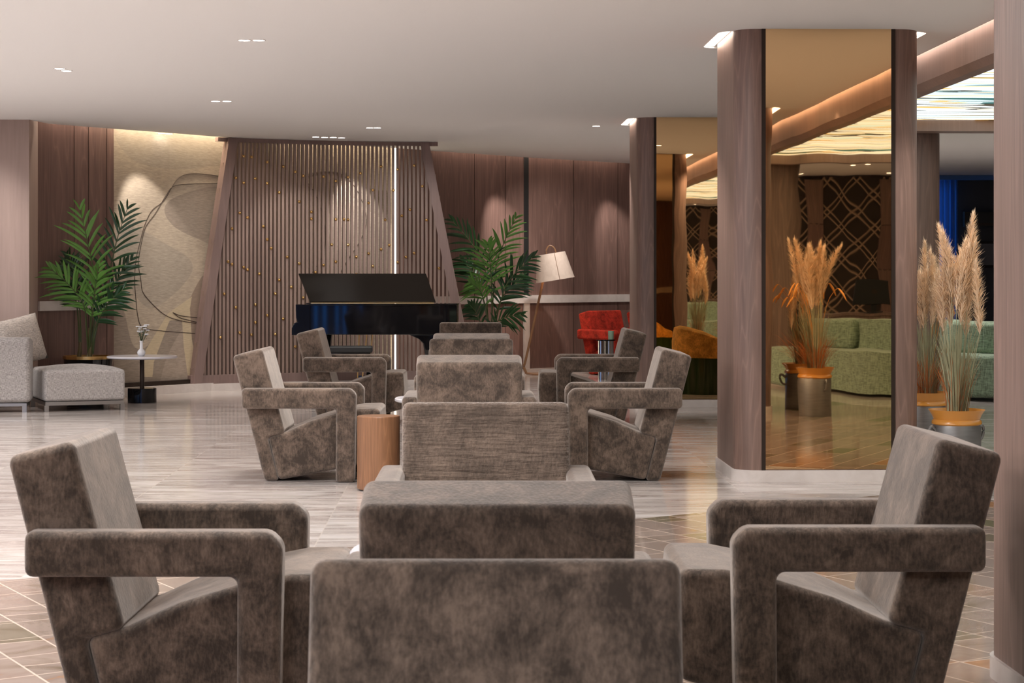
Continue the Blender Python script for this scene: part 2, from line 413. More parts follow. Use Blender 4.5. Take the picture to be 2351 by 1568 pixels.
# drawn lines of the mural
def zoomc(pts, s, ox, oy): return [(ox + a / s, oy + b / s) for a, b in pts]
lines = [zoomc([(1095, 357), (1040, 350), (960, 345), (900, 362), (865, 405), (820, 480), (760, 530), (725, 600), (700, 690), (680, 780), (674, 880), (680, 970), (690, 1060), (712, 1112), (790, 1130), (990, 1146)], 2.1786, 0, 240),
         zoomc([(1090, 393), (960, 397), (870, 408), (830, 455), (780, 540), (730, 610), (708, 690), (693, 790), (705, 880), (716, 940), (770, 1005), (830, 1055), (900, 1080), (995, 1096)], 2.1786, 0, 240),
         zoomc([(865, 1040), (900, 1055), (950, 1062), (1000, 1067)], 2.1786, 0, 240), zoomc([(865, 1041), (900, 1066), (950, 1080), (1000, 1092)], 2.1786, 0, 240),
         zoomc([(690, 300), (760, 282), (840, 280), (900, 300), (970, 370), (1020, 480), (1030, 580), (990, 680), (930, 770), (890, 840), (850, 930), (780, 1000)], 2.45, 420, 280),
         zoomc([(690, 330), (730, 380), (770, 470), (800, 600), (790, 740), (720, 860), (640, 960), (540, 1040)], 2.45, 420, 280)]
M['ink'] = mat('mural_ink', (.06, .04, .03), .7)
for i, L in enumerate(lines):
    pts = [wall_pt(a, b, WM, .004) for a, b in L]; pts = [p for p in pts if p is not None]
    if len(pts) > 2:
        bm = bmesh.new(); tube(bm, catmull(pts, 6), .0036, 5); obj('drawn_line', bm, M['ink'], w2)
# lighter and darker shapes of the mural
M['paper_d'] = mat('mural_brown', (.27, .20, .15), .75); M['paper_l'] = mat('mural_cream', (.52, .42, .28), .75)
M['paper_t'] = mat('mural_tan', (.42, .32, .235), .75)
for mm in ('paper_d', 'paper_l', 'paper_t'):
    n = N(M[mm]); cc = tuple(n.b.inputs['Base Color'].default_value)[:3]
    st = n.noise(n.coords('Object', (.15, .15, 1)), 90, 3, .6); n.color(n.mix(st, V3(cc, .75), V3(cc, 1.25)))
shapes = [([(930, 1000), (955, 960), (985, 900), (1010, 860), (1060, 830), (1060, 1380), (985, 1300), (962, 1180)], 'paper_d'),
          ([(566, 1240), (620, 1262), (700, 1362), (566, 1362)], 'paper_l'),
          ([(566, 1100), (690, 1160), (610, 1240), (566, 1160)], 'paper_t'),
          ([(715, 1250), (840, 1045), (960, 960), (950, 1020), (960, 1180), (985, 1300), (985, 1362), (720, 1362)], 'paper_l'),
          ([(566, 985), (700, 990), (840, 1045), (690, 1150), (566, 1095)], 'paper_t')]
for k, (pts, mm) in enumerate(shapes):
    pp = [wall_pt(a, b, WM, .0015 + .0003 * k) for a, b in zoomc(pts, 2.1786, 0, 240)]
    if all(p is not None for p in pp):
        bm = bmesh.new(); bm.faces.new([bm.verts.new(p) for p in pp]); bmesh.ops.triangulate(bm, faces=bm.faces)
        obj('painted_shape', bm, M[mm], w2, smooth=False)

# unseen enclosing walls (seen only in mirrors and polish)
def bwall(name, u0, u1, v0, v1, m): return struct(obj(name, bbox(u0, u1, v0, v1, 0, 3.0), m, smooth=False))
bwall('wall_front', -10, 12, -6.3, -6.1, M['wood_dark'])
bwall('wall_right', 12, 12.2, -6.3, 30.4, M['wood_dark'])
M['charcoal'] = mat('charcoal_wall', (.035, .035, .038), .7)
bwall('wall_far', 4.8, 12, 29.75, 29.95, M['charcoal'])
lw = bwall('wall_side', -10.2, -10, -6.3, 19.4, M['wood_dark'])
for k in range(5):
    wn_ = struct(obj('window_%d' % (k + 1), bbox(-9.99, -9.95, -4.0 + 4.2 * k, -2.2 + 4.2 * k, .3, 2.4), M['blue'], smooth=False))
    obj('window_frame', bbox(-9.995, -9.93, -3.14 + 4.2 * k, -3.06 + 4.2 * k, .3, 2.4), M['black_matt'], wn_, smooth=False)

for k, (u, wd) in enumerate(((-6.2, .5), (-4.6, .22), (-3.9, .22), (-2.9, .18), (-2.3, .18), (-1.2, .3))):
    wn_ = struct(obj('window_%d' % (k + 11), bbox(u, u + wd, -6.09, -6.05, .02, 2.3), M['blue_w'], smooth=False))
    obj('window_frame', bbox(u - .06, u, -6.10, -6.0, .2, 2.35), M['black_matt'], wn_, smooth=False)

# ---- columns in plan (building frame)
COLS = [(1.645, 2.77, 5.22, 6.25), (1.645, 2.77, 11.95, 12.95), (1.645, 2.77, 18.70, 19.70)]
GL = (3.08, 8.4, 1.05, 17.85)           # hole for the art glass
def rrect(u0, u1, v0, v1, r, n=8):
    out = []
    for cx, cy, a0 in ((u1 - r, v0 + r, -90), (u1 - r, v1 - r, 0), (u0 + r, v1 - r, 90), (u0 + r, v0 + r, 180)):
        for k in range(n + 1):
            a = R(a0 + 90 * k / n); out.append((cx + r * math.cos(a), cy + r * math.sin(a)))
    return out
# ceiling with slots round the columns, round the glass and along the far walls
edge = offs([(-9, 18.9), (-4.62, 19.05)], .0) + offs(WL + WM[1:], .16) + offs(WR[1:], .10) + [(5.0, 29.9), (12.5, 30.2), (12.5, -6.6), (-10.5, -6.6), (-10.5, 18.9)]
holes = []
def inv(u, v): q = B(u, v); return (q.x, q.y)
for (u0, u1, v0, v1) in COLS: holes.append([inv(*p) for p in rrect(u0 - .078, u1 + .078, v0 + .13, v1 + .04, .10)])
holes.append([inv(*p) for p in ((GL[0], GL[2]), (GL[1], GL[2]), (GL[1], GL[3]), (GL[0], GL[3]))])
polys = [[Vector((x, y, 0)) for x, y in edge]] + [[Vector((x, y, 0)) for x, y in h] for h in holes]
tris = tessellate_polygon(polys); flat = [p for q in polys for p in q]
bm = bmesh.new(); vs = [bm.verts.new((p.x, p.y, CEIL)) for p in flat]
for t in tris:
    try: bm.faces.new([vs[i] for i in t])
    except ValueError: pass
bmesh.ops.recalc_face_normals(bm, faces=bm.faces)
ext = bmesh.ops.extrude_face_region(bm, geom=bm.faces[:])
for g in ext['geom']:
    if isinstance(g, bmesh.types.BMVert): g.co.z = CEIL + .03
struct(obj('ceiling', bm, M['ceiling'], smooth=False))
bm = bmesh.new(); box(bm, -12, 14, -8, 32, 3.0, 3.05); struct(obj('ceiling_slab', bm, M['ceiling'], smooth=False))

# ---- art glass and its beams
struct(obj('ceiling_art_glass', bbox(3.36, 8.3, 1.3, 17.5, 2.615, 2.625), M['glass'], smooth=False))
bmn = wood('beam_walnut', (.30, .20, .165), 1, .45, .2, cath=False)
bm = bmesh.new()
prism(bm, [(3.14, 2.56), (3.18, 2.515), (3.27, 2.515), (3.27, 2.95), (3.14, 2.95)], 1.1, 17.8, 'y')
for v_ in bm.verts: v_.co = B(v_.co.x, v_.co.y, v_.co.z)
struct(obj('trim_1', bm, bmn, smooth=False))
struct(obj('trim_2', bbox(3.32, 3.38, 1.3, 17.5, 2.575, 2.7), M['wood_dark'], smooth=False))
struct(obj('trim_3', bbox(3.14, 8.4, 17.5, 17.78, 2.517, 2.95), bmn, smooth=False))
struct(obj('trim_4', bbox(3.14, 8.4, 1.1, 1.32, 2.517, 2.95), bmn, smooth=False))
struct(obj('trim_5', bbox(3.27, 3.32, 1.3, 17.5, 2.68, 2.72), M['black_matt'], smooth=False))
area('beam_cove_light', B(3.11, 9.5, 2.785), .05, 16.4, 26, (1, .80, .68), (0, R(0), K))

# ---- columns
def column(u0, u1, v0, v1, label):
    t = empty('mirrored_column', B((u0 + u1) / 2, (v0 + v1) / 2), K, label, 'column', 'wood clad mirror columns')
    hw, hd = (u1 - u0) / 2, (v1 - v0) / 2
    bm = bmesh.new(); prism(bm, rrect(-hw, hw, -hd, hd, .14), .07, 2.95); obj('wood_cladding', bm, M['wood'], t, angle=50)
    bm = bmesh.new(); prism(bm, rrect(-hw - .012, hw + .012, -hd - .012, hd + .012, .15), 0, .07); obj('plinth', bm, M['stone_w'], t, angle=50)
    for s in (-1, 1):
        bm = bmesh.new(); box(bm, min(s * hw, s * (hw + .078)), max(s * hw, s * (hw + .078)), -hd + .02, hd + .05, 2.742, 2.75); obj('cove_strip', bm, M['led_cove'], t, smooth=False)
    for s in (-1, 1):
        y = s * hd
        for a in (-hw + .162, hw - .178):
            bm = bmesh.new(); box(bm, a - .006, a + .018, min(y, y + s * .006), max(y, y + s * .006), .07, 2.9); obj('edge_strip', bm, M['dark_gap'], t, smooth=False)
        bm = bmesh.new(); box(bm, -hw + .18, hw - .185, min(y, y + s * .003), max(y, y + s * .003), .075, 2.9); obj('mirror_panel', bm, M['mirror'], t, smooth=False)
    return t
column(*COLS[0], 'nearest wood-clad column at the right edge of the photo, beside the big armchair')
column(*COLS[1], 'large middle wood column with tall bronze mirror showing the grass planter')
column(*COLS[2], 'farthest wood column with bronze mirror reflecting the mustard tub chair')
for (u0, u1, v0, v1) in COLS:
    for uu, sx, sy, vv_ in ((u0 - .04, .03, v1 - v0 + .12, (v0 + v1) / 2 + .04), (u1 + .04, .03, v1 - v0 + .12, (v0 + v1) / 2 + .04)):
        area('column_cove_light', B(uu, vv_, 2.736), .078, sy, 2.4, WARM, (0, 0, K))
def plain_column(u0, u1, v0, v1, label, r=.28):
    t = empty('wood_column', B((u0 + u1) / 2, (v0 + v1) / 2), K, label, 'column')
    hw, hd = (u1 - u0) / 2, (v1 - v0) / 2
    bm = bmesh.new(); prism(bm, rrect(-hw, hw, -hd, hd, r), .07, 2.95); obj('wood_cladding', bm, M['wood'], t, angle=50)
    bm = bmesh.new(); prism(bm, rrect(-hw - .01, hw + .01, -hd - .01, hd + .01, r), 0, .07); obj('plinth', bm, M['stone_w'], t, angle=50)
plain_column(3.3, 4.36, 17.85, 18.7, 'rounded plain wood column behind the pampas grass, below the glass ceiling')
plain_column(3.1, 3.92, .25, 1.05, 'dark rounded wood column seen only in the bronze mirror', .25)

# wall coves
for a, b, p in ((WM[0], WM[2], 20), (WM[2], WM[4], 16), (WL[0], WL[1], 3.5), (WR[1], WR[2], 5), (WR[2], WR[3], 5)):
    q = offs([a, b], .07); dx, dy = q[1][0] - q[0][0], q[1][1] - q[0][1]
    area('wall_cove_light', ((q[0][0] + q[1][0]) / 2, (q[0][1] + q[1][1]) / 2, 2.93), math.hypot(dx, dy), .04, p, WARM if a not in (WM[0], WM[2]) else (1, .84, .62), (0, 0, math.atan2(dy, dx)))

# ---- downlights
DL = [(561, 92, 'left one of the pair highest in the photo'), (594, 92, 'right one of the pair highest in the photo'),
      (137, 157, 'far one of the close pair above the grey sofa'), (152, 162, 'near one of the close pair above the grey sofa'),
      (495, 232, 'left one of the pair above the mural wall'), (521, 232, 'right one of the pair above the mural wall'),
      (371, 306, 'left one of the pair touching the mural wall top'), (388, 307, 'right one of the pair touching the mural wall top'),
      (725, 314, 'first from left in the row of four above the slatted screen'), (745, 315, 'second from left in the row of four above the slatted screen'),
      (765, 315, 'third from left in the row of four above the slatted screen'), (784, 316, 'last in the row of four above the slatted screen'),
      (849, 293, 'left one of the pair in front of the bright light strip'), (866, 293, 'right one of the pair in front of the bright light strip'),
      (1369, 289, 'single one left of the far mirrored column')]
def downlight(name='recessed_downlight'):
    t = empty(name, (0, 0, 0))
    bm = bmesh.new(); lathe(bm, [(.036, -.001), (.042, -.004), (.045, 0)], n=24); obj('trim_ring', bm, M['stone_w'], t)
    bm = bmesh.new(); lathe(bm, [(0, -.003), (.0365, -.003)], n=24); obj('lens', bm, M['lamp'], t)
    return t
dl0 = downlight()
for k, (px, py, lb) in enumerate(DL):
    d = (CEIL - H) * F / (HY - py); p = P(px, py, d)
    o = dl0 if k == 0 else dup(dl0)
    o.location = (p.x, p.y, CEIL); tag(o, 'round recessed ceiling downlight, ' + lb, 'downlight', 'recessed ceiling downlights')
for (u, v) in ((2.25, 14.6), (5.3, -3.0), (5.5, -3.0), (4.6, -5.3), (4.8, -5.3), (5.0, -5.3), (6.3, -5.3), (6.5, -5.3)):
    o = dup(dl0); o.location = B(u, v, CEIL); tag(o, 'recessed ceiling downlight seen only in the bronze mirrors', 'downlight', 'downlights reflected in the mirrors')
# their light
for px, py, tx, pw, ang in ((578, 92, (0, 0), 120, 95), (145, 160, (0, .1), 120, 95), (508, 232, (0, .3), 120, 90), (857, 293, (0, .2), 100, 80), (1369, 289, (0, .1), 110, 95)):
    d = (CEIL - H) * F / (HY - py); p = P(px, py, d)
    spot('downlight_or_fill_beam', (p.x, p.y, CEIL - .03), (p.x + tx[0], p.y + tx[1], 0), pw, ang)
def wallwash(px, poly, off, pw, ang=52, blend=.35, zt=.6, col=(1, .93, .86)):
    a = wall_pt(px, 0, poly, off); b = wall_pt(px, 0, poly, .0)
    if a is None or b is None: print('WASH FAIL', px, a, b); return
    spot('wash_or_fill_spot', (a.x, a.y, CEIL - .02), (b.x, b.y, zt), pw, ang, blend, col)
wallwash(345, WM, .45, 70, 50, .4, 1.6)
spot('wash_or_fill_spot', (-5.3, 17.9, CEIL - .02), (-5.2, 19.0, 1.2), 90, 80, .8)  # added spot that brightens the left pier
spot('wash_or_fill_spot', (-2.9, 19.6, CEIL - .02), (-2.75, 21.6, .8), 120, 80, .8)  # added fill, like the next spot, to lighten the front of the slats
spot('wash_or_fill_spot', (-1.2, 20.4, CEIL - .02), (-1.2, 22.4, .8), 90, 80, .8)
spot('wash_or_fill_spot', (-1.72, 22.62, CEIL - .02), (-1.80, 23.2, 1.6), 130, 52, .3)
spot('wash_or_fill_spot', (-2.1, 20.9, CEIL - .02), (-2.3, 21.9, .9), 55, 75, .5)
wallwash(1168, WR, .5, 90, 46, .6, 1.5); wallwash(1425, WR, .5, 70, 50, .7, 1.4); wallwash(1300, WR, 1.3, 150, 90, .9)
for (u, v, p) in ((-1.0, 12.4, 80), (.9, 12.8, 110), (0.1, 16.3, 110), (-.2, 19.5, 130), (-3.6, 15.8, 170), (-3.4, 12.6, 120), (1.0, 22.5, 130), (4.6, 20.5, 200), (5.5, 24.0, 260), (6.8, 21.5, 200), (2.95, 11.3, 70), (2.95, 13.0, 50), (3.0, 7.3, 50), (4.6, -3.2, 160), (6.3, -3.6, 120)):  # added fill spots without fixtures, brightening chairs, grass and far ceiling
    spot('downlight_or_fill_beam', B(u, v, CEIL - .03), B(u, v + .05, 0), p, 100, .6)

# ================================================================= SLATTED SCREEN
S0 = Vector((-3.45, 21.25)); LARC = 3.30
def arc(s):
    n_ = max(1, int(s / .02)); x, y = S0; ds = s / n_ if s > 0 else 0
    for i in range(n_ if s > 0 else 0):
        th = R(41 - 45 * ((i + .5) * ds) / LARC); x += math.cos(th) * ds; y += math.sin(th) * ds
    return x, y, R(41 - 45 * s / LARC)
SG = [arc(i * LARC / 330) for i in range(331)]
def s_at(px):
    best = min(range(331), key=lambda i: abs(CX + F * SG[i][0] / SG[i][1] - px)); return best * LARC / 330
Z_B = .17                          # top of the wooden base rail
sL0, sL1 = 0.0, s_at(520); sR1, sR0 = s_at(985), LARC
def sleft(z): return sL0 + (sL1 - sL0) * max(0, z) / CEIL
def sright(z): return sR0 + (sR1 - sR0) * max(0, z - 0) / CEIL
scr = empty('slatted_screen', (S0.x, S0.y, 0), 0, 'curved walnut slat screen with brass balls, standing behind the grand piano', 'screen')
def addpart(name, bm, m, **k):
    for v_ in bm.verts: v_.co -= Vector((S0.x, S0.y, 0))
    return obj(name, bm, m, scr, **k)
bm = bmesh.new(); NS = 70; slat_s = []
for i in range(NS):
    s = .045 + (LARC - .09) * i / (NS - 1); slat_s.append(s)
    x, y, th = arc(s)
    top = CEIL - .04
    if s < sL1: top = min(top, CEIL * (s - sL0) / (sL1 - sL0) - .02)
    if s > sR1: top = min(top, CEIL * (sR0 - s) / (sR0 - sR1) - .02)
    if top < Z_B + .03: continue
    Mx = Matrix.Translation((x, y, 0)) @ Matrix.Rotation(th, 4, 'Z')
    box(bm, -.0125, .0125, -.026, .026, Z_B, top, Mx)
addpart('slats', bm, M['wood_slat'], smooth=False)
def rail(z0, z1, t0, t1, a, b, n_=40):
    bm = bmesh.new(); pts = [arc(a + (b - a) * i / n_)[:2] for i in range(n_ + 1)]
    return ribbon(pts, z0, z1, -t0, t1, bm)
addpart('base_rail', rail(.075, Z_B, .035, .05, .0, LARC), M['wood_frame'], smooth=False)
addpart('stone_plinth', rail(0, .075, .04, .06, .0, LARC), M['stone_w'], smooth=False)
addpart('top_rail', rail(CEIL - .045, CEIL - .002, .03, .035, sL1 - .12, sR1 + .10), M['wood_frame'], smooth=False)
def post(sf, wd, name, sgn):
    bm = bmesh.new(); prev = None; n_ = 14
    for i in range(n_ + 1):
        z = .075 + (CEIL - .08) * i / n_
        ring = []
        for ds, t in ((0, -.07), (0, .05), (wd, .05), (wd, -.07)):
            x, y, th = arc(max(0, min(LARC, sf(z)))) ; e = ds - (wd if sgn < 0 else 0)
            ring.append(bm.verts.new((x + e * math.cos(th) - t * math.sin(th), y + e * math.sin(th) + t * math.cos(th), z)))
        if prev:
            for k in range(4): bm.faces.new((prev[k], prev[(k + 1) % 4], ring[(k + 1) % 4], ring[k]))
        else: bm.faces.new(ring)
        prev = ring
    bm.faces.new(prev[::-1]); addpart(name, bm, M['wood_frame'], smooth=False)
post(sleft, .11, 'frame_post', 1); post(sright, .10, 'frame_post', -1)
BALLS = [(335, 193), (387, 198), (461, 226), (560, 252), (622, 281), (686, 304), (797, 308), (866, 333), (937, 312), (1007, 289), (1103, 251), (1200, 267), (1296, 246), (1343, 362), (1078, 384), (1175, 385), (1053, 456), (1272, 494), (304, 315), (337, 343), (405, 319), (480, 346), (538, 397), (643, 449), (708, 506), (730, 545), (845, 548), (891, 548), (938, 550), (1127, 551), (1222, 528), (1368, 552), (305, 512), (356, 538), (442, 588), (261, 600), (479, 661), (498, 710), (580, 760), (644, 796), (821, 690), (915, 691), (1030, 740), (1104, 716), (1151, 693), (984, 759), (868, 786), (778, 805), (753, 846), (1078, 811), (1198, 789), (1248, 760), (1298, 738), (1441, 823), (961, 857), (245, 785), (273, 800), (325, 817), (355, 831), (425, 854), (539, 888), (602, 928), (520, 966), (668, 988), (229, 967), (290, 1043), (390, 1027), (461, 1087), (407, 1127), (562, 1107), (305, 1184), (371, 1196), (501, 1193), (212, 1211), (624, 1263)]
bm = bmesh.new(); bmesh.ops.create_uvsphere(bm, u_segments=16, v_segments=10, radius=.0165)
ball = None
for a, b in BALLS:
    px, py = 420 + a / 2.45, 280 + b / 2.45
    s = s_at(px); s = min(slat_s, key=lambda q: abs(q - s)); x, y, th = arc(s)
    z = H - (py - HY) * y / F; x += .030 * math.sin(th); y -= .030 * math.cos(th)
    if ball is None: ball = obj('brass_ball', bm, M['brass'], scr, angle=180); o = ball
    else: o = ball.copy(); COL.objects.link(o)
    o.location = (x - S0.x, y - S0.y, z)

# ================================================================= ARMCHAIRS
def chair(name, m, mback=None):
    t = empty(name)
    cx, W = .38, .59                      # root below the middle of the chair, chair faces +x
    bm = bmesh.new(); prism(bm, [(-.067 - cx, .757), (.115 - cx, .802), (.180 - cx, .56), (.255 - cx, .292), (.146 - cx, .262), (.215 - cx, 0), (.128 - cx, 0)], -W / 2, W / 2, 'y')
    obj('backrest', bm, mback or m, t, .026, 4)
    bm = bmesh.new(); prism(bm, [(.150 - cx, .268), (.262 - cx, .300), (.40 - cx, .362), (.557 - cx, .410), (.70 - cx, .438), (.825 - cx, .440), (.835 - cx, .30), (.825 - cx, .135), (.60 - cx, .078), (.212 - cx, .006)], -W / 2 + .006, W / 2 - .006, 'y')
    obj('seat', bm, m, t, .026, 4)
    for s in (-1, 1):
        y0, y1 = (W / 2 - .012, W / 2 + .082) if s > 0 else (-W / 2 - .082, -W / 2 + .012)
        bm = bmesh.new(); prism(bm, [(-cx, .443), (.568 - cx, .443), (.566 - cx, 0), (.680 - cx, 0), (.690 - cx, .53), (.655 - cx, .566), (-cx, .566)], y0, y1, 'y')
        obj('armrest', bm, m, t, .024, 4)
    return t
GRP = 'taupe velvet armchairs'
base_chair = chair('armchair', M['velvet'])
ridged = chair('armchair', M['velvet'], M['velvet_ridged'])
rb = K
def put(o, loc, rz, lb, grp=GRP):
    o.location = (loc[0], loc[1], 0); o.rotation_euler = (0, 0, rz); tag(o, lb, 'armchair', grp)
put(base_chair, (-.026, 2.89), -PI / 2 + .0, 'taupe velvet armchair nearest the camera, its back cut by the bottom edge')
put(ridged, (-.091, 6.79), -PI / 2 + .01, 'taupe velvet armchair with ribbed backrest, facing the camera left of centre')
for (x, y, rz, lb) in (
    (-.032, 4.66, PI / 2, 'taupe velvet armchair seen from behind with its brightly lit top, directly behind the nearest one'),
    (-.246, 11.5, PI / 2 + .02, 'taupe armchair seen from behind beside the wooden drum table'),
    (-.289, 13.8, -PI / 2, 'taupe armchair with pale speckled backrest facing the camera, in the middle of the row'),
    (-.313, 15.66, PI / 2, 'taupe armchair whose thin back top shows above the pale speckled backrest'),
    (-.393, 18.65, -PI / 2, 'farthest taupe armchair of the central row, darkest and in front of the right palm'),
    (-1.300 + .38, 5.28 + .385, .0, 'big taupe armchair at the bottom left, turned to the right'),
    (1.285 - .38, 5.37 + .385, PI, 'big taupe armchair at the bottom right, turned to the left'),
    (-1.625 + .38, 11.935 + .385, .0, 'taupe armchair turned right, left of the wooden drum table'),
    (1.0235 - .38, 11.935 + .385, PI, 'taupe armchair turned left, in front of the far mirrored column'),
    (-1.726 + .38, 16.4 + .385, .0, 'smaller taupe armchair turned right, in front of the piano'),
    (1.054 - .38, 16.4 + .385, PI, 'smaller taupe armchair turned left, in front of the red chairs')):
    put(dup(base_chair), (x, y), rz, lb)
redc = chair('red_armchair', M['red'])
def putred(o, x, y, rz, lb): put(o, (x, y), rz, lb, 'red velvet armchairs')
putred(redc, 1.34, 24.85, -.86, 'red velvet armchair by the back wall, left one of two')
putred(dup(redc), 1.99, 25.6, -.80, 'red velvet armchair by the back wall, half hidden by the far column')

# ================================================================= TABLES
t = empty('drum_side_table', (-.775, 11.56, 0), 0, 'cylindrical oak veneer drum side table beside the central armchair', 'side table')
bm = bmesh.new(); lathe(bm, [(0, .006), (.118, .006), (.124, .012), (.124, .425), (.121, .43), (0, .43)], n=64); obj('drum_body', bm, M['wood_oak'], t, angle=30)
bm = bmesh.new(); lathe(bm, [(0, 0), (.112, 0), (.112, .006), (0, .006)], n=48); obj('base', bm, M['black_matt'], t)
M['marble_top'] = mat('white_marble_top', (.66, .64, .68), .18)
def coffee(x, y, r, h, label, base_r=.14, base_h=.14, grp='round white pedestal tables'):
    t = empty('pedestal_table', (x, y, 0), 0, label, 'table', grp)
    bm = bmesh.new(); lathe(bm, [(0, h - .025), (r - .012, h - .025), (r, h - .018), (r, h - .006), (r - .006, h), (0, h)], n=64); obj('tabletop', bm, M['marble_top'], t)
    bm = bmesh.new(); lathe(bm, [(0, base_h), (.022, base_h), (.022, h - .024), (0, h - .024)], n=20); obj('stem', bm, M['dark_gap'], t)
    bm = bmesh.new(); lathe(bm, [(0, 0), (base_r, 0), (base_r, base_h - .004), (base_r - .004, base_h), (0, base_h)], n=48); obj('base', bm, M['black'], t, angle=30)
coffee(-.06, 5.66, .40, .47, 'round white table behind the armchair with the brightly lit top')
coffee(-.345, 12.65, .40, .468, 'round white table between the middle armchairs, edge beside the ribbed backrest')
coffee(-.36, 17.1, .36, .46, 'round white table between the farthest armchairs, hidden behind their backs')
coffee((330 - CX) / 234, 19.45, .34, .455, 'round pale table carrying the flower vase beside the chaise')

# vase with white flowers
tv_ = empty('flower_vase', ((326 - CX) / 235, 19.42, .4555), 0, 'white bud vase with small white flowers on the round pale table', 'vase')
bm = bmesh.new(); lathe(bm, [(0, 0), (.024, 0), (.037, .016), (.041, .034), (.034, .052), (.016, .068), (.014, .13), (.019, .148), (.014, .148), (.011, .13), (0, .12)], n=32); obj('vase_body', bm, M['white'], tv_, angle=60)
random.seed(3); bs_, bf = bmesh.new(), bmesh.new()
for k in range(16):
    a = random.uniform(0, 2 * PI); rr = random.uniform(.01, .07); z = random.uniform(.20, .30); tip = Vector((rr * math.cos(a), rr * math.sin(a), z))
    tube(bs_, [(0, 0, .12), (tip.x * .4, tip.y * .4, z * .7), tip], .0018, 5)
    for q in range(9):
        b = 2 * PI * q / 9; c_ = tip + Vector((.012 * math.cos(b), .012 * math.sin(b), .003))
        bmesh.ops.create_icosphere(bf, subdivisions=1, radius=.0065, matrix=Matrix.Translation(c_))
    for q in range(2):
        b = random.uniform(0, 6.28); c_ = tip * .75; d_ = Vector((.022 * math.cos(b), .022 * math.sin(b), .015))
        v_ = [bs_.verts.new(c_), bs_.verts.new(c_ + d_ * .5 + Vector((0, 0, .005))), bs_.verts.new(c_ + d_)]; bs_.faces.new(v_)
obj('flower_stems', bs_, M['leaf_dark'], tv_); obj('blossoms', bf, mat('petal_white', (.85, .85, .88), .6), tv_)

# chrome drum table by the red chairs with a cup
t = empty('chrome_side_table', (1.12, 23.75, 0), 0, 'small fluted chrome drum table beside the red armchair', 'side table')
bm = bmesh.new()
prof = [(.085 + (.008 if k % 2 else 0)) for k in range(48)]
prism(bm, [(prof[k] * math.cos(2 * PI * k / 48), prof[k] * math.sin(2 * PI * k / 48)) for k in range(48)], 0, .46); obj('fluted_body', bm, M['chrome'], t, smooth=False)
bm = bmesh.new(); lathe(bm, [(0, .46), (.115, .46), (.115, .475), (0, .475)], n=40); obj('tabletop', bm, M['black'], t)
cup = empty('drinking_cup', (1.18, 23.75, .4755), 0, 'small grey-green cup on the chrome drum table', 'cup')
bm = bmesh.new(); lathe(bm, [(0, 0), (.032, 0), (.036, .10), (.033, .10), (.029, .006), (0, .006)], n=24); obj('cup_body', bm, mat('sage_ceramic', (.22, .32, .24), .3), cup)

# ================================================================= GREY SOFA AND CHAISE
def rb_box(x0, x1, y0, y1, z0, z1): bm = bmesh.new(); box(bm, x0, x1, y0, y1, z0, z1); return bm
sofa = empty('grey_sofa', (-4.365, 18.03, 0), R(7), 'light grey linen sofa with tall arm block at the left edge', 'sofa')
obj('arm_block', rb_box(-1.5, 0, .0, .27, .085, .675), M['linen'], sofa, .045, 4)
obj('seat_block', rb_box(-1.5, -.42, .28, 1.05, .085, .39), M['linen'], sofa, .04, 4)
obj('base_frame', rb_box(-1.48, -.03, .02, .25, .055, .083), M['steel'], sofa, smooth=False)
for x, y in ((-1.4, .04), (-.03, .03), (-1.4, .96), (-.50, .96)): obj('leg', rb_box(x - .04, x, y - .02, y + .02, 0, .083), M['steel'], sofa, smooth=False)
ch = empty('chaise_section', (-4.25, 18.1, 0), R(22), 'light grey linen chaise section beside the round pale table', 'sofa')
bm = bmesh.new(); box(bm, 0, .735, 0, .86, .09, .375)
bmesh.ops.subdivide_edges(bm, edges=bm.edges[:], cuts=6, use_grid_fill=True)
for v_ in bm.verts:
    if v_.co.z > .33: v_.co.z += .04 * max(0, 1 - ((v_.co.x - .37) / .37) ** 2) * max(0, 1 - ((v_.co.y - .43) / .43) ** 2)
obj('seat_block', bm, M['linen'], ch, .03, 3)
obj('base_frame', rb_box(.01, .725, .01, .85, .055, .088), M['steel'], ch, smooth=False)
for x, y in ((.0, .0), (.69, .0), (.0, .82), (.69, .82)): obj('leg', rb_box(x, x + .04, y, y + .04, 0, .055), M['steel'], ch, smooth=False)
def pillow(name, Mx, w_, h_, t_, label, m):
    bm = bmesh.new(); n_ = 14; g = {}
    for s in (-1, 1):
        for i in range(n_ + 1):
            for j in range(n_ + 1):
                a, b = 2 * i / n_ - 1, 2 * j / n_ - 1
                if abs(a) == 1 or abs(b) == 1:
                    if s == 1 and (i, j, -1) in g: g[(i, j, 1)] = g[(i, j, -1)]; continue
                    th = 0
                else: th = t_ * ((1 - a * a) * (1 - b * b)) ** .35
                k = 1 - .06 * (1 - abs(a * b)) * (a * a + b * b) * .5
                g[(i, j, s)] = bm.verts.new(Mx @ Vector((a * w_ * k, s * th, b * h_ * k)))
        for i in range(n_):
            for j in range(n_): bm.faces.new((g[(i, j, s)], g[(i + 1, j, s)], g[(i + 1, j + 1, s)], g[(i, j + 1, s)]))
    o = obj(name, bm, m, angle=180); return tag(o, label, 'cushion', 'linen scatter cushions')
pillow('scatter_cushion', Matrix.Translation((-4.64, 18.78, .625)) @ Matrix.Rotation(R(-16), 4, 'Y') @ Matrix.Rotation(R(48), 4, 'Z'), .25, .225, .085, 'beige linen cushion leaning on the grey sofa end above the chaise', M['linen_p'])
pillow('scatter_cushion', Matrix.Translation((-5.08, 18.62, .64)) @ Matrix.Rotation(R(-14), 4, 'Y') @ Matrix.Rotation(R(40), 4, 'Z'), .25, .225, .08, 'beige linen cushion cut by the left edge of the photo', M['linen_p'])

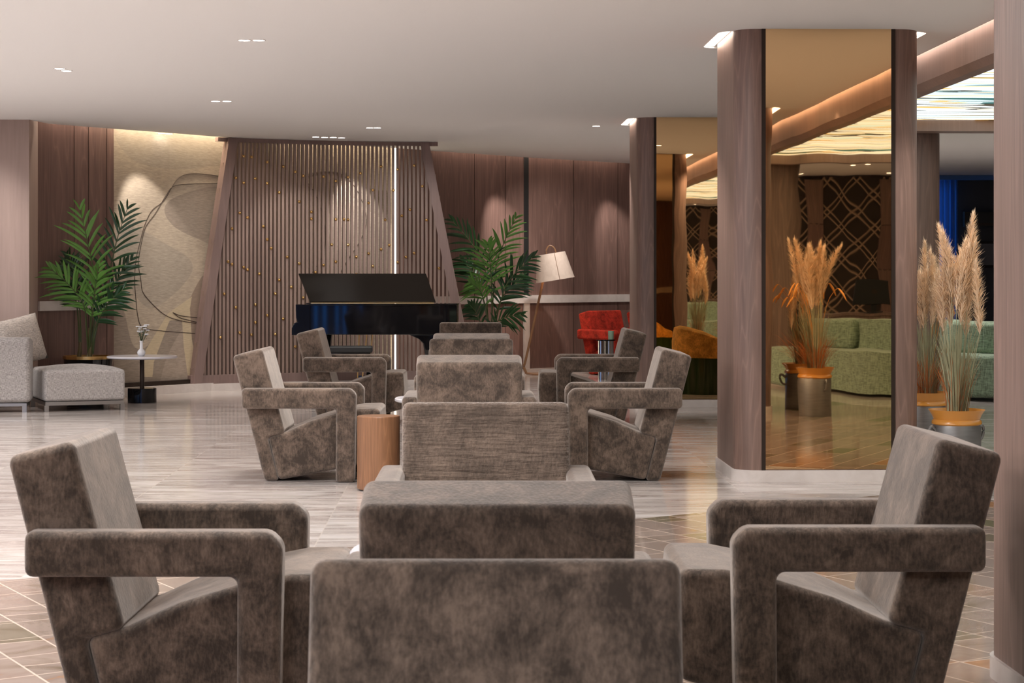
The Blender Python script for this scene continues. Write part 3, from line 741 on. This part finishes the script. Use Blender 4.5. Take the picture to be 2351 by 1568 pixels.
# ================================================================= PALMS
def frond(parent, pts, leaf, stemm, L=.36, n_=12, t0=.38, face=0.0, w_=.0135, seed=0, droop=.5):
    rnd = random.Random(seed)
    c_ = catmull(pts, 8); bm = bmesh.new(); nn = len(c_)
    tube(bm, c_, .008, 6, radii=[.010 - .007 * i / (nn - 1) for i in range(nn)])
    o = obj('frond', bm, [stemm, leaf], parent)
    bm = bmesh.new()
    for k in range(n_):
        f = t0 + (1 - t0) * k / (n_ - 1); idx = min(nn - 1, int(f * (nn - 1)))
        p = c_[idx]; tan = (c_[min(nn - 1, idx + 1)] - c_[max(0, idx - 1)]).normalized()
        side = tan.cross(Vector((math.sin(face), -math.cos(face), .25))).normalized()
        q = k / (n_ - 1); ln = L * (.45 + .9 * math.sin(PI * min(1, q * .8 + .12))) * rnd.uniform(.85, 1.1) * (1 - .35 * q)
        for s in (-1, 1):
            dr = (side * s * (1.0 - .45 * q) + tan * (.75 + .6 * q)).normalized() + Vector((rnd.uniform(-.12, .12), rnd.uniform(-.3, .3), rnd.uniform(-.1, .1)))
            nrm = dr.cross(tan).normalized(); wd = dr.cross(nrm).normalized(); prev = None
            for j in range(6):
                r = j / 5; cpt = p + dr * ln * r + Vector((0, 0, -droop * ln * r * r * .5)); ww = w_ * (math.sin(PI * min(1, .12 + r * .88)) ** .7) * (1 if j < 5 else 0) + .0008
                a, b, m_ = bm.verts.new(cpt + wd * ww), bm.verts.new(cpt - wd * ww), bm.verts.new(cpt + nrm * ww * .35)
                if prev: bm.faces.new((prev[0], prev[2], m_, a)); bm.faces.new((prev[2], prev[1], b, m_))
                prev = (a, b, m_)
    obj('leaflets', bm, leaf, o, angle=180)
def planter(parent, r, h):
    bm = bmesh.new(); lathe(bm, [(0, 0), (r * .82, 0), (r * .97, h - .03), (0, h - .03)], n=48); obj('pot', bm, M['black'], parent, angle=40)
    bm = bmesh.new(); lathe(bm, [(r * .97, h - .032), (r, h - .03), (r, h), (r * .94, h), (r * .94, h - .028)], n=48); obj('pot_rim', bm, M['brass'], parent, angle=40)
    bm = bmesh.new(); lathe(bm, [(0, h - .015), (r * .93, h - .02)], n=32); obj('soil', bm, M['soil'], parent)
D1 = 19.72; b0 = P(203, 0, D1)
pl = empty('potted_palm', (b0.x, D1, 0), 0, 'tall green potted palm behind the chaise, in front of the dark recess', 'potted palm'); planter(pl, .25, .445)
def fr(root, D, base, mid, tip, dz, **k):
    a = P(base[0], base[1], D); m_ = P(mid[0], mid[1], D + dz * .4); t_ = P(tip[0], tip[1], D + dz)
    o_ = Vector(root.location)
    mm = a.lerp(m_, .5); mm.x = a.x * .7 + m_.x * .3
    frond(root, [a - o_, mm - o_, m_ - o_, m_.lerp(t_, .5) + Vector(((t_.x - m_.x) * -.05, 0, .02)) - o_, t_ - o_], **k)
for k, (ba, mi, ti, dz, lf, L) in enumerate((
    ((207, 812), (216, 640), (184, 482), -.35, 'leaf', .36), ((208, 812), (252, 620), (292, 480), -.1, 'leaf_dark', .34),
    ((203, 812), (192, 700), (118, 618), -.3, 'leaf', .30), ((213, 812), (240, 700), (300, 598), .1, 'leaf_dark', .26),
    ((183, 812), (172, 680), (112, 560), .2, 'leaf_dark', .28), ((212, 812), (225, 735), (282, 665), -.2, 'leaf_dark', .26),
    ((205, 812), (212, 720), (228, 612), -.25, 'leaf', .26), ((186, 812), (182, 700), (160, 590), .1, 'leaf_dark', .30))):
    fr(pl, D1, ba, mi, ti, dz, leaf=M[lf], stemm=M['bark'], L=L, seed=k, t0=.42 if k < 2 else .48)
bm = bmesh.new()
for x, h_ in ((-.005, .30), (-.095, .16), (.015, .42)): tube(bm, [(x, 0, .42), (x + .01, 0, .42 + h_ * .5), (x + .015, 0, .42 + h_)], .02, 10, radii=[.024, .019, .013])
obj('trunk', bm, leafmat('palm_trunk', (.10, .075, .03)), pl)
D2 = 22.9; b0 = P(1125, 0, D2)
pr = empty('potted_palm', (b0.x, D2, 0), 0, 'dark green potted palm between the slatted screen and the floor lamp', 'potted palm'); planter(pr, .24, .44)
for k, (mi, ti, dz, lf, L) in enumerate((
    ((1112, 610), (1040, 508), -.3, 'leaf_dark', .34), ((1140, 610), (1183, 502), -.2, 'leaf', .28), ((1160, 660), (1222, 592), -.3, 'leaf_dark', .30),
    ((1150, 690), (1200, 640), -.1, 'leaf_dark', .28), ((1100, 650), (1062, 600), .2, 'leaf_dark', .30), ((1128, 640), (1120, 560), -.35, 'leaf', .34),
    ((1140, 740), (1196, 722), -.35, 'leaf_dark', .24), ((1098, 730), (1078, 700), -.25, 'leaf_dark', .22), ((1108, 680), (1080, 650), -.3, 'leaf', .26))):
    fr(pr, D2, (1122 + k % 3 * 4, 813), mi, ti, dz, leaf=M[lf], stemm=M['bark'], L=L, seed=20 + k, t0=.42)

# ================================================================= GRAND PIANO
pa = R(0); PO = Vector((-2.12, 20.62, 0))
pn = empty('grand_piano', PO, pa, 'glossy black grand piano with raised lid in front of the slatted screen', 'piano')
bm = bmesh.new()
rim = [(.02, 0), (1.36, 0), (1.47, .03), (1.545, .11), (1.56, .24), (1.53, .38), (1.42, .50), (1.25, .58), (1.08, .68), (.92, .84), (.74, 1.0), (.5, 1.08), (.02, 1.08)]
prism(bm, rim, .625, .935); obj('rim', bm, M['black'], pn, .006, 2)
bm = bmesh.new(); prism(bm, [(-.16, .70), (-.135, .745), (-.10, .76), (-.115, .80), (-.12, .925), (-.12, .94), (.03, .94), (.03, .62), (-.16, .62)], -.015, .06, 'y'); obj('key_cheek', bm, M['black'], pn, .006, 2)
bm = bmesh.new(); prism(bm, [(-.16, .70), (-.135, .745), (-.10, .76), (-.115, .80), (-.12, .925), (-.12, .94), (.03, .94), (.03, .62), (-.16, .62)], 1.02, 1.09, 'y'); obj('key_cheek', bm, M['black'], pn, .006, 2)
bm = bmesh.new(); box(bm, -.14, .03, .06, 1.02, .64, .69); obj('keybed', bm, M['black'], pn, smooth=False)
bm = bmesh.new(); box(bm, -.13, .01, .08, 1.0, .69, .712); obj('keyboard', bm, M['white'], pn, smooth=False)
bm = bmesh.new(); prism(bm, [(x * 1.006 - .004, y * 1.006 - .004) for x, y in rim], .935, .948); obj('lid_rear_leaf', bm, M['black'], pn, .003, 2)
bm = bmesh.new()
q = [Vector((.03, -.01, .955)), Vector((1.33, -.01, .955)), Vector((1.21, .46, 1.245)), Vector((-.14, .46, 1.245))]
nrm = (q[1] - q[0]).cross(q[3] - q[0]).normalized() * .018
lo = [bm.verts.new(p) for p in q]; hi = [bm.verts.new(p + nrm) for p in q]
bm.faces.new(lo[::-1]); bm.faces.new(hi)
for i in range(4): bm.faces.new((lo[i], lo[(i + 1) % 4], hi[(i + 1) % 4], hi[i]))
obj('raised_lid', bm, mat('satin_black_lid', (.006, .0045, .0035), .3, Specular_IOR_Level=.12), pn, .003, 2)
bm = bmesh.new(); box(bm, .04, 1.31, -.022, -.008, .949, .957); obj('brass_hinge', bm, M['brass'], pn, smooth=False)
bm = bmesh.new(); tube(bm, [(.9, .5, .95), (.85, .42, 1.2)], .008, 8); obj('lid_prop', bm, M['black'], pn)
for x, y in ((.08, .09), (1.26, .12), (.10, .95)):
    bm = bmesh.new(); prof = [(.075, .60), (.06, .50), (.045, .42), (.038, .10), (.052, .075)]
    prev = None
    for r_, z in [(.085, .63)] + prof:
        ring = [bm.verts.new((x + a * r_, y + b * r_, z)) for a, b in ((-1, -1), (1, -1), (1, 1), (-1, 1))]
        if prev:
            for k in range(4): bm.faces.new((prev[k], prev[(k + 1) % 4], ring[(k + 1) % 4], ring[k]))
        else: bm.faces.new(ring)
        prev = ring
    bm.faces.new(prev[::-1]); lg = obj('leg', bm, M['black'], pn, .006, 2)
    bm = bmesh.new(); lathe(bm, [(0, 0), (.03, 0), (.034, .03), (.028, .075), (0, .075)], x, y, 20); obj('caster', bm, M['brass'], lg)
bm = bmesh.new(); prism(bm, [(1.05, .625), (1.33, .625), (1.33, .46), (1.22, .46), (1.20, .53), (1.15, .58)], .03, .20, 'y'); obj('leg_bracket', bm, M['black'], pn, .008, 2)
ly = obj('pedal_lyre', rb_box(.48, .60, .42, .52, .10, .18), M['black'], pn, .005, 2)
for x in (.49, .60, .54):
    bm = bmesh.new(); tube(bm, [(x, .40, .15), (x + (.05 if x > .5 else .02), .36, .62)], .007, 8); obj('lyre_rod', bm, M['brass_dull'], ly)
for x in (.49, .54, .59):
    bm = bmesh.new(); box(bm, x - .012, x + .012, .30, .42, .075, .085); obj('pedal', bm, M['brass'], ly, smooth=False)
bn = empty('piano_bench', (-1.62, 20.28, 0), R(3), 'low black padded piano bench under the grand piano', 'bench')
obj('bench_seat', rb_box(-.24, .20, -.14, .14, .455, .52), M['black_matt'], bn, .018, 3)
obj('bench_apron', rb_box(-.22, .18, -.12, .12, .43, .455), M['black'], bn, smooth=False)
bm = bmesh.new()
for k in range(4):
    x = -.2 + k * .095
    tube(bm, [(x, -.11, .36), (x + .095, -.11, .43)], .008, 6); tube(bm, [(x, -.11, .43), (x + .095, -.11, .36)], .008, 6)
obj('scissor_lift', bm, M['black'], bn)
for x, y in ((-.20, -.11), (.16, -.11), (-.20, .11), (.16, .11)): obj('leg', rb_box(x - .02, x + .02, y - .02, y + .02, 0, .43), M['black'], bn, smooth=False)

# ================================================================= FLOOR LAMP
LD = 24.75; q0 = P(1205, 856, LD); q0.z = 0
lamp = empty('floor_lamp', (q0.x, LD, 0), 0, 'leaning oak floor lamp with tilted parchment shade by the back wall', 'floor lamp')
rel = lambda px, py: P(px, py, LD) - Vector((q0.x, LD, 0))
bm = bmesh.new(); a_ = rel(1262, 856); a_.z = .018
tube(bm, [(.02, 0, .018), (a_.x * .5, 0, .018), (a_.x + .05, 0, .018)], .014, 8); tube(bm, [(.02, 0, .018), (.1, -.22, .018), (.25, -.3, .018), (a_.x + .05, 0, .018)], .012, 8)
obj('base_bar', bm, M['wood_lamp'], lamp)
bm = bmesh.new(); p1, p2 = rel(1205, 838), rel(1246, 648); tube(bm, catmull([(.02, 0, .018), p1 + Vector((-.012, 0, -.02)), p1 + Vector((.01, 0, .06)), p1.lerp(p2, .5), p2, p2 + (p2 - p1) * .12], 5), .016, 10); obj('pole', bm, M['wood_lamp'], lamp)
top, bot = rel(1265, 582), rel(1275, 643)
ax = (bot - top); hgt = ax.length; rotm = Vector((0, 0, -1)).rotation_difference(ax.normalized()).to_matrix().to_4x4()
Mx = Matrix.Translation(top) @ rotm
bm = bmesh.new(); lathe(bm, [(.178, .0), (.243, -hgt), (.239, -hgt), (.174, .0), (.178, 0)], n=48, M=Mx); sh = obj('lamp_shade', bm, M['shade'], lamp, angle=60)
bm = bmesh.new(); lathe(bm, [(0, -.004), (.176, -.004)], n=48, M=Mx); obj('shade_top', bm, M['shade'], sh)
bm = bmesh.new()
for an in (-78, 165, 30):
    c1_, s1_ = math.cos(R(an)), math.sin(R(an)); tube(bm, [Mx @ Vector((.18 * c1_, .18 * s1_, 0)), Mx @ Vector((.245 * c1_, .245 * s1_, -hgt))], .003, 5)
obj('stitched_seam', bm, M['wood_lamp'], sh)
bm = bmesh.new(); tube(bm, catmull([Mx @ Vector((-.055, 0, -.02)), Mx @ Vector((-.05, 0, .05)), Mx @ Vector((0, 0, .10)), Mx @ Vector((.05, 0, .06)), Mx @ Vector((.065, 0, -.02))], 6), .010, 8); obj('handle', bm, M['wood_lamp'], lamp)
pt = bpy.data.lights.new('lamp_bulb', 'POINT'); pt.energy = 6; pt.color = (1, .75, .5); pt.shadow_soft_size = .03
po = bpy.data.objects.new('lamp_bulb', pt); COL.objects.link(po); po.location = Vector((q0.x, LD, 0)) + top.lerp(bot, .6)

# ================================================================= PAMPAS PLANTERS
def plume_mesh(seed, L=.46, n_=520):
    rnd = random.Random(seed); bm = bmesh.new()
    bend = rnd.uniform(-.10, .10)
    ax = lambda t: Vector((bend * t * t, 0, L * t))
    tube(bm, [ax(k / 6) for k in range(7)], .003, 4)
    for k in range(n_):
        t = rnd.random() ** .9; p = ax(t * .97)
        wdt = .050 * math.sin(PI * min(1, .12 + t * .86)) ** .8 + .006
        a = rnd.uniform(0, 2 * PI); out = Vector((math.cos(a), math.sin(a), 0))
        ln = rnd.uniform(.07, .16) * (1 - .45 * t); up = rnd.uniform(.55, 1.0)
        q1 = p + out * wdt * .5 + Vector((0, 0, ln * .4 * up)); q2 = p + out * wdt * rnd.uniform(.7, 1.35) + Vector((0, 0, ln * up * rnd.uniform(.55, 1)))
        sd = Vector((-math.sin(a), math.cos(a), 0)) * rnd.uniform(.0012, .0024)
        v_ = [bm.verts.new(x) for x in (p - sd, p + sd, q1 + sd * 1.3, q1 - sd * 1.3, q2)]
        bm.faces.new(v_[:4]); bm.faces.new((v_[3], v_[2], v_[4]))
    me = bpy.data.meshes.new('plume'); bm.to_mesh(me); bm.free(); me.materials.append(M['plume']); return me
PM = [plume_mesh(s, L) for s, L in ((1, .50), (2, .44), (3, .54), (4, .40))]
def foxtail(parent, base, a, reach, top):
    bm = bmesh.new(); d_ = Vector((math.cos(a), math.sin(a), 0))
    pts = [base, base + d_ * reach * .35 + Vector((0, 0, (top - base.z) * .75)), base + d_ * reach * .7 + Vector((0, 0, top - base.z)), base + d_ * reach * .92 + Vector((0, 0, (top - base.z) * .98)), base + d_ * reach * 1.12 + Vector((0, 0, (top - base.z) * .88))]
    c_ = catmull(pts, 6); n1 = len(c_)
    tube(bm, c_, .002, 5, radii=[.0016 if i < n1 * .58 else .009 * math.sin(PI * min(1, .15 + (i - n1 * .58) / (n1 * .42) * .85)) + .001 for i in range(n1)])
    obj('foxtail', bm, M['foxtail'], parent, angle=180)
def pampas(u, v, label, seed, sc_=1.0, nplume=11, red=True, hdir=0.0, ztop=1.6):
    rnd = random.Random(seed)
    t = empty('pampas_planter', B(u, v), 0, label, 'potted grass', 'milk churn planters with pampas grass')
    bm = bmesh.new(); lathe(bm, [(0, 0), (.142, 0), (.146, .01), (.146, .32), (.138, .345), (.128, .345), (0, .33)], n=48); obj('churn_body', bm, M['pewter'], t, angle=40)
    bm = bmesh.new(); lathe(bm, [(.136, .335), (.150, .345), (.148, .362), (.138, .372), (.150, .40), (.170, .430), (.163, .430), (.130, .37), (.125, .345)], n=48); obj('flared_rim', bm, M['ochre'], t, angle=40)
    for s in (0, PI):
        a = hdir + s; c_, s_ = math.cos(a), math.sin(a)
        bm = bmesh.new(); tube(bm, catmull([(c_ * .14, s_ * .14, .30), (c_ * .175, s_ * .175, .33), (c_ * .19, s_ * .19, .30), (c_ * .175, s_ * .175, .25), (c_ * .145, s_ * .145, .235)], 5), .010, 8); obj('handle', bm, M['pewter'], t)
    for nm, mm, cnt, hgt_, spread in (('grass_blades', M['blade'], 150, .72, .17), ('rust_blades', M['blade_red'], 190 if red else 60, .50, .36 if red else .17)):
        bm = bmesh.new()
        for k in range(cnt):
            a = rnd.uniform(0, 2 * PI); r0 = rnd.uniform(0, .07); r1 = spread * rnd.uniform(.15, 1) ** .7; h_ = hgt_ * rnd.uniform(.6, 1.05)
            d_ = Vector((math.cos(a), math.sin(a), 0)); sd = Vector((-math.sin(a + .6), math.cos(a + .6), 0)) * (.0022 if cnt == 150 else .0013)
            prev = None
            for j in range(5):
                q_ = j / 4; p = d_ * (r0 + (r1 - r0) * q_ ** 1.5) + Vector((0, 0, .36 + h_ * (q_ - .22 * q_ ** 3 * (r1 / .2))))
                w2_ = 1 if j < 4 else .15; a1, b1 = bm.verts.new(p + sd * w2_), bm.verts.new(p - sd * w2_)
                if prev: bm.faces.new((prev[0], prev[1], b1, a1))
                prev = (a1, b1)
        obj(nm, bm, mm, t, angle=180)
    for k in range(nplume):
        a = 2 * PI * k / nplume + rnd.uniform(-.3, .3); r_ = rnd.uniform(.02, .15)
        me = rnd.choice(PM); o = bpy.data.objects.new('plume', me); link(o, t)
        zt = ztop - .5 + rnd.uniform(-.22, .03) - (r_ > .1) * .08
        o.location = (r_ * math.cos(a), r_ * math.sin(a), zt)
        o.rotation_euler = (rnd.uniform(-.14, .14) - math.sin(a) * r_ * 1.2, rnd.uniform(-.14, .14) + math.cos(a) * r_ * 1.2, rnd.uniform(0, 6.28))
        bm = bmesh.new(); tube(bm, catmull([(.3 * r_ * math.cos(a), .3 * r_ * math.sin(a), .36), (.7 * r_ * math.cos(a), .7 * r_ * math.sin(a), .36 + (zt - .36) * .6), (r_ * math.cos(a), r_ * math.sin(a), zt + .01)], 4), .0025, 5); obj('stem', bm, M['blade'], t)
    if red:
        for k in range(9):
            foxtail(t, Vector((0, 0, .36)), rnd.uniform(0, 2 * PI), rnd.uniform(.16, .30), rnd.uniform(1.02, 1.16))
    return t
pampas(3.0, 12.02, 'ochre-rimmed churn planter with pale pampas, nearer one right of the middle column', 11, nplume=13, red=False, hdir=R(200), ztop=1.60)
pampas(3.24, 13.8, 'ochre-rimmed churn planter, farther one right of the middle column', 12, nplume=8, hdir=R(190), ztop=1.56)
pampas(3.10, 6.45, 'pampas planter seen in the bronze mirror, front one', 13, nplume=13, hdir=R(70), ztop=1.68)
pampas(3.14, 5.55, 'pampas planter seen in the bronze mirror, rear one', 14, nplume=5, hdir=R(0), ztop=1.5)

# ================================================================= GREEN CURVED SOFA (seen in the mirror), MUSTARD TUB CHAIR
def mirv(u, vp): return (u, 23.9 - vp)
def sweep_sofa(front, label, n_mod=3):
    t = empty('curved_sofa', B(*front[len(front) // 2]), 0, label, 'sofa', 'sage green curved sofas')
    o_ = t.location
    pts = [tuple(B(a, b)[:2]) for a, b in front]; pts = [tuple(p[:2]) for p in catmull([(x, y, 0) for x, y in pts], 5)]
    k = len(pts) // n_mod
    for i in range(n_mod):
        seg = pts[i * k:(i + 1) * k + 1] if i < n_mod - 1 else pts[i * k:]
        for nm, a, b, z0, z1 in (('seat_module', .005, .78, .03, .45), ('backrest_module', .50, .80, .44, .77)):
            bm = ribbon(seg, z0, z1, -b, -a)
            for v_ in bm.verts: v_.co -= o_
            obj(nm, bm, M['green'], t, .05, 4)
    return t
fp = [mirv(*p) for p in ((3.35, 22.1), (3.55, 21.5), (3.92, 21.0), (4.25, 20.1), (4.8, 19.75), (5.8, 19.7))]
sweep_sofa(fp[::-1], 'sage green curved sofa seen only in the bronze mirror')
sweep_sofa([(6.2, 19.2), (5.2, 19.4), (4.55, 20.2), (4.5, 21.2)][::-1], 'sage green curved sofa glimpsed behind the farther pampas planter', 2)

tc = empty('tub_chair', B(2.62, 16.45), R(55), 'mustard velvet tub chair with dark green fluted base, in the far mirror', 'armchair')
def shell(bm, r0, r1, zf0, zf1, a0=-30, a1=250, n_=40, rot=20):
    prev = None
    for i in range(n_ + 1):
        a = R(a0 + (a1 - a0) * i / n_ + rot); q = abs(2 * i / n_ - 1)
        ring = [bm.verts.new((r * math.cos(a), r * math.sin(a), z)) for r, z in ((r0, zf0(q)), (r1, zf0(q)), (r1 + .01, (zf0(q) + zf1(q)) / 2), (r1 - .01, zf1(q) - .02), ((r0 + r1) / 2, zf1(q)), (r0 + .01, zf1(q) - .03))]
        if prev:
            for k in range(6): bm.faces.new((prev[k], prev[(k + 1) % 6], ring[(k + 1) % 6], ring[k]))
        else: bm.faces.new(ring)
        prev = ring
    bm.faces.new(prev[::-1])
bm = bmesh.new(); shell(bm, .26, .40, lambda q: .38, lambda q: .46 + .25 * (1 - q ** 2.2)); obj('backrest', bm, M['mustard'], tc, angle=60)
bm = bmesh.new(); lathe(bm, [(0, .30), (.30, .30), (.32, .36), (.30, .42), (0, .43)], n=32); obj('seat', bm, M['mustard'], tc, angle=60)
bm = bmesh.new(); pr_ = [(.385 + (.014 if k % 4 < 2 else 0)) for k in range(96)]
prism(bm, [(pr_[k] * math.cos(2 * PI * k / 96), pr_[k] * math.sin(2 * PI * k / 96)) for k in range(96)], 0, .40); obj('fluted_base', bm, M['green_gloss'], tc, angle=60)

# ================================================================= RECEPTION seen in the mirror
M['lattice'] = mat('pale_lattice', (.42, .30, .21), .5)
lat = empty('lattice_panel', B(6.3, -5.95), K, 'diagonal timber lattice panel on dark wall, seen in the mirror', 'wall panel')
bm = bmesh.new()
W2, H2 = 1.9, 2.70
def clipseg(x0, z0, x1, z1):
    dx, dz = x1 - x0, z1 - z0; t0, t1 = 0., 1.
    for p, q in ((-dx, x0 + W2), (dx, W2 - x0), (-dz, z0), (dz, H2 - z0)):
        if abs(p) < 1e-9:
            if q < 0: return None
        else:
            r = q / p
            if p < 0: t0 = max(t0, r)
            else: t1 = min(t1, r)
    return None if t0 >= t1 else (x0 + dx * t0, z0 + dz * t0, x0 + dx * t1, z0 + dz * t1)
for k in range(-16, 17):
    for s in (-1, 1):
        for off in (0, .10):
            c0 = k * .46 + off + (.12 if s > 0 else 0)
            g = clipseg(c0 - 4, -4 * s * 1.05 + 1.3, c0 + 4, 4 * s * 1.05 + 1.3)
            if g: tube(bm, [(g[0], .0, g[1]), (g[2], .0, g[3])], .012, 4)
obj('lattice_bars', bm, M['lattice'], lat)
bm = bmesh.new(); box(bm, -W2, W2, -.06, -.03, 0, H2); obj('backing_board', bm, mat('dark_board', (.03, .018, .012), .5), lat, smooth=False)
for x in (-1.0, .10, 1.2):
    for z in range(4):
        bm = bmesh.new(); box(bm, x - .13, x + .13, -.03, .03 if z % 2 == 0 else .025, z * .67, z * .67 + .66); obj('veneer_block', bm, M['wood'] if z % 2 else M['wood_dark'], lat, smooth=False)
desk = empty('reception_desk', B(5.35, -1.2), K, 'brown reception desk seen in the bronze mirror', 'desk')
obj('desk_front', rb_box(-.75, 1.2, .20, .26, 0, .73), M['wood'], desk, smooth=False)
obj('desktop', rb_box(-.78, 1.22, -.35, .28, .73, .765), M['wood'], desk, .006, 2)
for x in (-.73, 1.16): obj('desk_side', rb_box(x - .02, x + .02, -.33, .20, 0, .73), M['wood'], desk, smooth=False)
mo = empty('monitor', B(5.2, -1.25, .7655), K, 'black computer monitor on the reception desk, seen in the mirror', 'monitor')
obj('screen_housing', rb_box(-.24, .24, -.02, .02, .10, .42), M['black_matt'], mo, .008, 2)
obj('stand_neck', rb_box(-.03, .03, -.03, .0, .01, .14), M['black_matt'], mo, smooth=False)
obj('stand_foot', rb_box(-.1, .1, -.08, .08, 0, .012), M['black_matt'], mo, smooth=False)
bm = bmesh.new(); lathe(bm, [(0, 0), (.028, 0)], n=24, M=Matrix.Translation((0, .0215, .26)) @ Matrix.Rotation(PI / 2, 4, 'X')); obj('round_emblem', bm, M['dark_gap'], mo)
bxx = tag(obj('amber_box', rb_box(0, .10, 0, .10, 0, .14), mat('amber_card', (.55, .27, .05), .5)), 'small amber box on the reception desk, seen in the mirror', 'box'); bxx.location = B(5.52, -1.2, .7655)

# ================================================================= FAR RIGHT: curtain, unit and frame
cw = struct(obj('window_6', bbox(6.95, 7.3, 29.68, 29.74, .2, 2.60), M['blue'], smooth=False))
bm = bmesh.new(); pts = [tuple(B(6.85 + .012 * i, 29.55 + .035 * math.sin(i * .9))[:2]) for i in range(46)]
cu = obj('curtain', ribbon(pts, .02, 2.66, 0, .004, bm), mat('blue_curtain', (.12, .24, .45), .8), angle=60)
tag(cu, 'blue curtain hanging at the far right window behind the pampas grass', 'curtain')
cb = cu.active_material.node_tree; tr = cb.nodes.new('ShaderNodeBsdfTranslucent'); tr.inputs[0].default_value = (.30, .50, .75, 1)
mx = cb.nodes.new('ShaderNodeMixShader'); mx.inputs[0].default_value = .6
cb.links.new(cb.nodes['Principled BSDF'].outputs[0], mx.inputs[1]); cb.links.new(tr.outputs[0], mx.inputs[2]); cb.links.new(mx.outputs[0], cb.nodes['Material Output'].inputs[0])
tag(obj('curtain_pelmet', bbox(6.5, 8.6, 29.45, 29.66, 2.662, 2.725), mat('blue_pelmet', (.05, .13, .35), .7), smooth=False), 'blue pelmet above the curtain at the far right', 'pelmet')
un = empty('wall_heater', B(7.85, 29.70, 2.05), K, 'black wall unit beside the blue curtain at the far right', 'heater')
obj('casing', rb_box(-.35, .35, -.12, .0, -.09, .14), M['black_matt'], un, .01, 2); obj('grille', rb_box(-.32, .32, -.125, -.12, -.07, -.03), M['dark_gap'], un, smooth=False)
pf = empty('picture_frame', B(7.85, 29.72, 1.55), K, 'small framed notice under the black wall unit at the far right', 'picture')
obj('frame', rb_box(-.17, .17, -.02, 0, -.20, .20), M['black'], pf, smooth=False); obj('paper', rb_box(-.13, .13, -.024, -.02, -.16, .16), mat('paper_grey', (.10, .10, .11), .7), pf, smooth=False)
